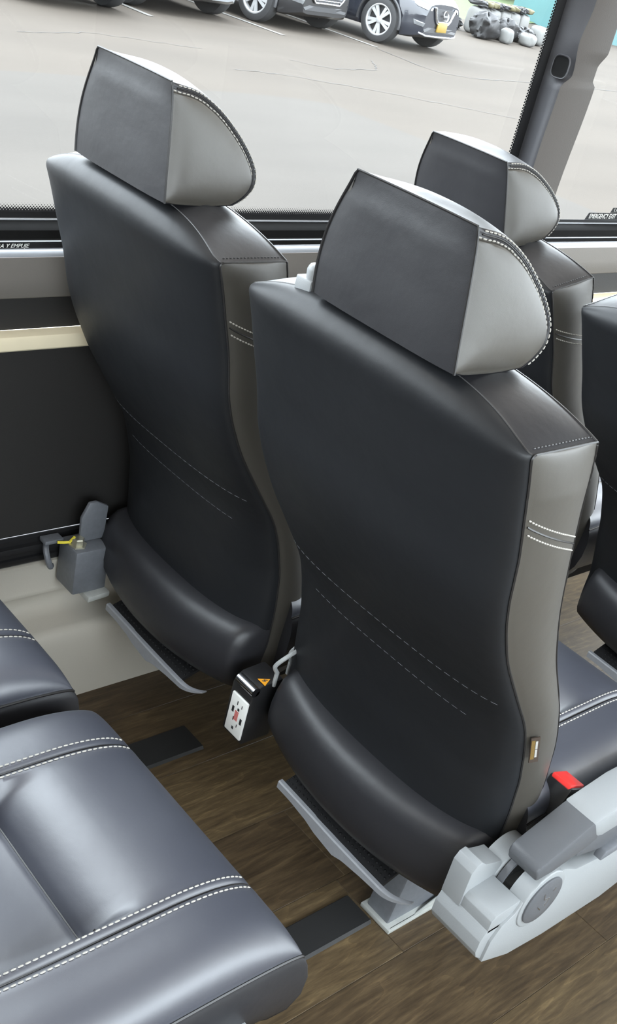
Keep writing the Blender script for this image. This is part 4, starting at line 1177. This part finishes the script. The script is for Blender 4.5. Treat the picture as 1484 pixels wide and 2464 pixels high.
    if style == 'v':
        pl = MB(); x_ = fx(0, 0.43, 0.03); pl.box(x_ - 0.02, x_ + 0.004, -0.16, 0.16, 0.355, 0.51); pl.build('number_plate', M_PLATE, t, bevel=0.004)
    if style == 'v':
        sk = MB(); bar(sk, [(-0.62, 0.315), (-0.45, 0.28), (0.45, 0.28), (0.62, 0.315)], 0.013, 0.010); sk.build('skid_bar', M_SILV, t, smooth=60)
    for sg in (-1, 1):
        fgm = MB(); patch(fgm, [(sg * y, z) for y, z in ((0.56, 0.47), (0.74, 0.50), (0.72, 0.43), (0.58, 0.41))], 0.010); fgm.build('fog_lamp', M_LAMP, t, smooth=0)
        mi = MB(); mi.box(-1.62, -1.45, sg * 0.93, sg * 1.06, 1.03, 1.16); mi.build('wing_mirror', paint, t, bevel=0.04)
    return t


def _mb_from(G, n):
    m = MB(); m.grid(G, closed_v=True); m.add([tuple(p) for p in G[0]], [tuple(range(n))]); return m


def park(wx, wy, deg, side):
    # car origin so that the front wheel on the given side stands at (wx, wy)
    h = math.radians(deg); c, q = math.cos(h), math.sin(h)
    return (wx - (c * -0.66 - q * side * 0.82), wy - (q * -0.66 + c * side * 0.82), GZ), h


for wx, wy, deg, side, paint, sty, lab in ((14.12, 14.16, -76, -1, M_PAINTB, 'v', 'dark blue car at right with V shaped chrome grille and yellow number plate'),
                                           (11.75, 14.42, -78, -1, M_PAINTK, 's', 'black car in the middle with pale ten spoke wheels and slatted grille'),
                                           (10.92, 14.44, -80, 1, M_PAINTS, 's', 'silver car whose slatted grille shows at the top edge'),
                                           (8.65, 13.62, -84, 1, M_PAINTK, 's', 'farthest left dark car with only its tyre in view')):
    loc_, h_ = park(wx, wy, deg, side); car(lab, loc_, h_, paint, sty)

# ---- bank of grass, bags under black sheeting, teal shed
m = MB(); P = []
for x in np.linspace(14, 80, 40):
    row = []
    for y in np.linspace(0, 26, 24):
        yy = 19.6 + (x - 21) * 0.42 + y
        row.append((x, yy, GZ + 0.01 + 0.16 * y ** 0.9 * min(1, y / 2.0) + 0.05 * math.sin(x * 1.3 + y)))
    P.append(row)
m.grid(np.array(P)); struct(m.build('grass_bank', M_GRASS, smooth=60))


def blob(name, label, cat, group, c, size, mat, ex=0.5, bump=0.06, seed=0, rz=0.0):
    r_ = np.random.default_rng(seed); ph = r_.uniform(0, 6, 9); P = []
    for i in range(17):
        ph_ = -math.pi / 2 + math.pi * i / 16; row = []
        for k in range(28):
            th = 2 * math.pi * k / 28
            cx_ = math.copysign(abs(math.cos(th)) ** ex, math.cos(th)) * abs(math.cos(ph_)) ** ex
            cy_ = math.copysign(abs(math.sin(th)) ** ex, math.sin(th)) * abs(math.cos(ph_)) ** ex
            cz_ = math.copysign(abs(math.sin(ph_)) ** ex, math.sin(ph_))
            d_ = 1 + bump * (math.sin(3 * th + ph[0] + 2 * ph_) + math.sin(5 * th - 3 * ph_ + ph[1]) * 0.7 + math.sin(9 * th + 4 * ph_ + ph[2]) * 0.4)
            if mat is M_TARP:
                d_ *= 0.92 + 0.34 * mnoise.noise(Vector((cx_ * 2.6 + seed, cy_ * 2.6, cz_ * 2.6))) + 0.16 * mnoise.noise(Vector((cx_ * 7 + seed, cy_ * 7, cz_ * 7)))
            row.append((cx_ * size[0] * d_, cy_ * size[1] * d_, max(0, (cz_ + 1) * size[2] * (1 + bump * math.sin(4 * th + ph[3]) * (cz_ > 0)))))
        P.append(row)
    mb = MB(); mb.grid(np.array(P), closed_v=True); o = mb.build(name, mat, None, smooth=70)
    o.location = c; o.rotation_euler = (0, 0, rz)
    return tag(o, label, cat, group)


def along(s, d=0.0):
    # point along the foot of the stack: s from its left end, d behind it
    a = np.array([20.05, 17.05]); u = np.array([0.98, 0.19]); nrm = np.array([-0.19, 0.98])
    p = a + u * s + nrm * d
    return (p[0], p[1])


RZ = math.atan2(0.19, 0.98)
words_ = ['leftmost', 'second', 'third', 'fourth', 'rightmost']
for k in range(5):
    x, y = along(0.80 + k * 0.47, 0.66)
    blob('bulk_bag', 'tall white woven bag behind the black sheeting, %s of five' % words_[k], 'bag', 'white bulk bags', (x, y, GZ), (0.22, 0.20, 0.275), M_BAG, 0.38, 0.025, 20 + k, RZ)
    for q in range(2):
        x2, y2 = along(0.685 + k * 0.47 + q * 0.235, 0.66)
        blob('wrapped_bundle', '%s black and yellow wrapped bundle lying on top of the white bags' % (['leftmost', 'second', 'third', 'fourth', 'fifth', 'sixth', 'seventh', 'eighth', 'ninth', 'rightmost'][2 * k + q]), 'bundle', 'wrapped bundles on the bags', (x2, y2, GZ + 0.57), (0.105, 0.24, 0.06), M_STRAW if (k + q) % 2 else M_TARP, 0.6, 0.08, 60 + 2 * k + q, RZ)
for x, y, sz, lab, sd in ((20.32, 18.25, (0.27, 0.26, 0.12), 'low crumpled black plastic sheeting at the left end of the white bags', 3), (*along(0.20, 0.10), (0.40, 0.26, 0.25), 'largest heap of black sheeting in front of the white bags', 4),
                          (*along(1.16, 0.12), (0.30, 0.24, 0.22), 'black sheeting heap between two white sacks lying on the asphalt', 5), (*along(2.12, 0.16), (0.34, 0.24, 0.16), 'flat black sheeting at the right end of the bag stack', 6)):
    blob('plastic_sheeting', lab, 'tarpaulin', 'black sheeting by the bags', (x, y, GZ), sz, M_TARP, 0.7, 0.10, sd, RZ)
for s_, d, sz, lab, sd in ((0.70, -0.20, (0.11, 0.15, 0.15), 'small white sack in front of the largest black heap', 13), (1.66, -0.22, (0.16, 0.18, 0.13), 'white sack lying low on the asphalt near the pillar', 14), (2.74, 0.12, (0.18, 0.2, 0.20), 'white sack half hidden by the black window edge', 15)):
    x, y = along(s_, d); blob('white_sack', lab, 'sack', 'white sacks on the ground', (x, y, GZ), sz, M_BAG, 0.6, 0.06, sd, RZ)
t = thing('teal_shed', 'teal walled shed just left of the window pillar beyond the bags', 'shed', (30.5, 22.2, GZ))
m = MB(); m.box(-1.0, 0.9, -1.0, 2.0, 0, 3.0); m.build('shed_wall', M_TEAL, t, smooth=0)
m = MB(); m.prism([(-1.15, 3.0), (0.0, 3.4), (1.05, 3.0)], -1.15, 2.15); m.build('shed_roof', M_SILV, t, smooth=0)
m = MB(); m.box(24, 34, 13.4, 13.55, GZ, GZ + 0.13); tag(m.build('red_kerb', M_REDK, bevel=0.02), 'red painted kerb seen through the right hand window', 'kerb')
blob('shrub', 'dark shrub on the grass above the white bags', 'shrub', None, (31.5, 27.0, GZ + 0.4), (1.5, 1.0, 0.5), simple('dark_leaves', (0.05, 0.10, 0.05), 0.8, bump=1.0, scale=6, var=0.5), 0.8, 0.16, 77)
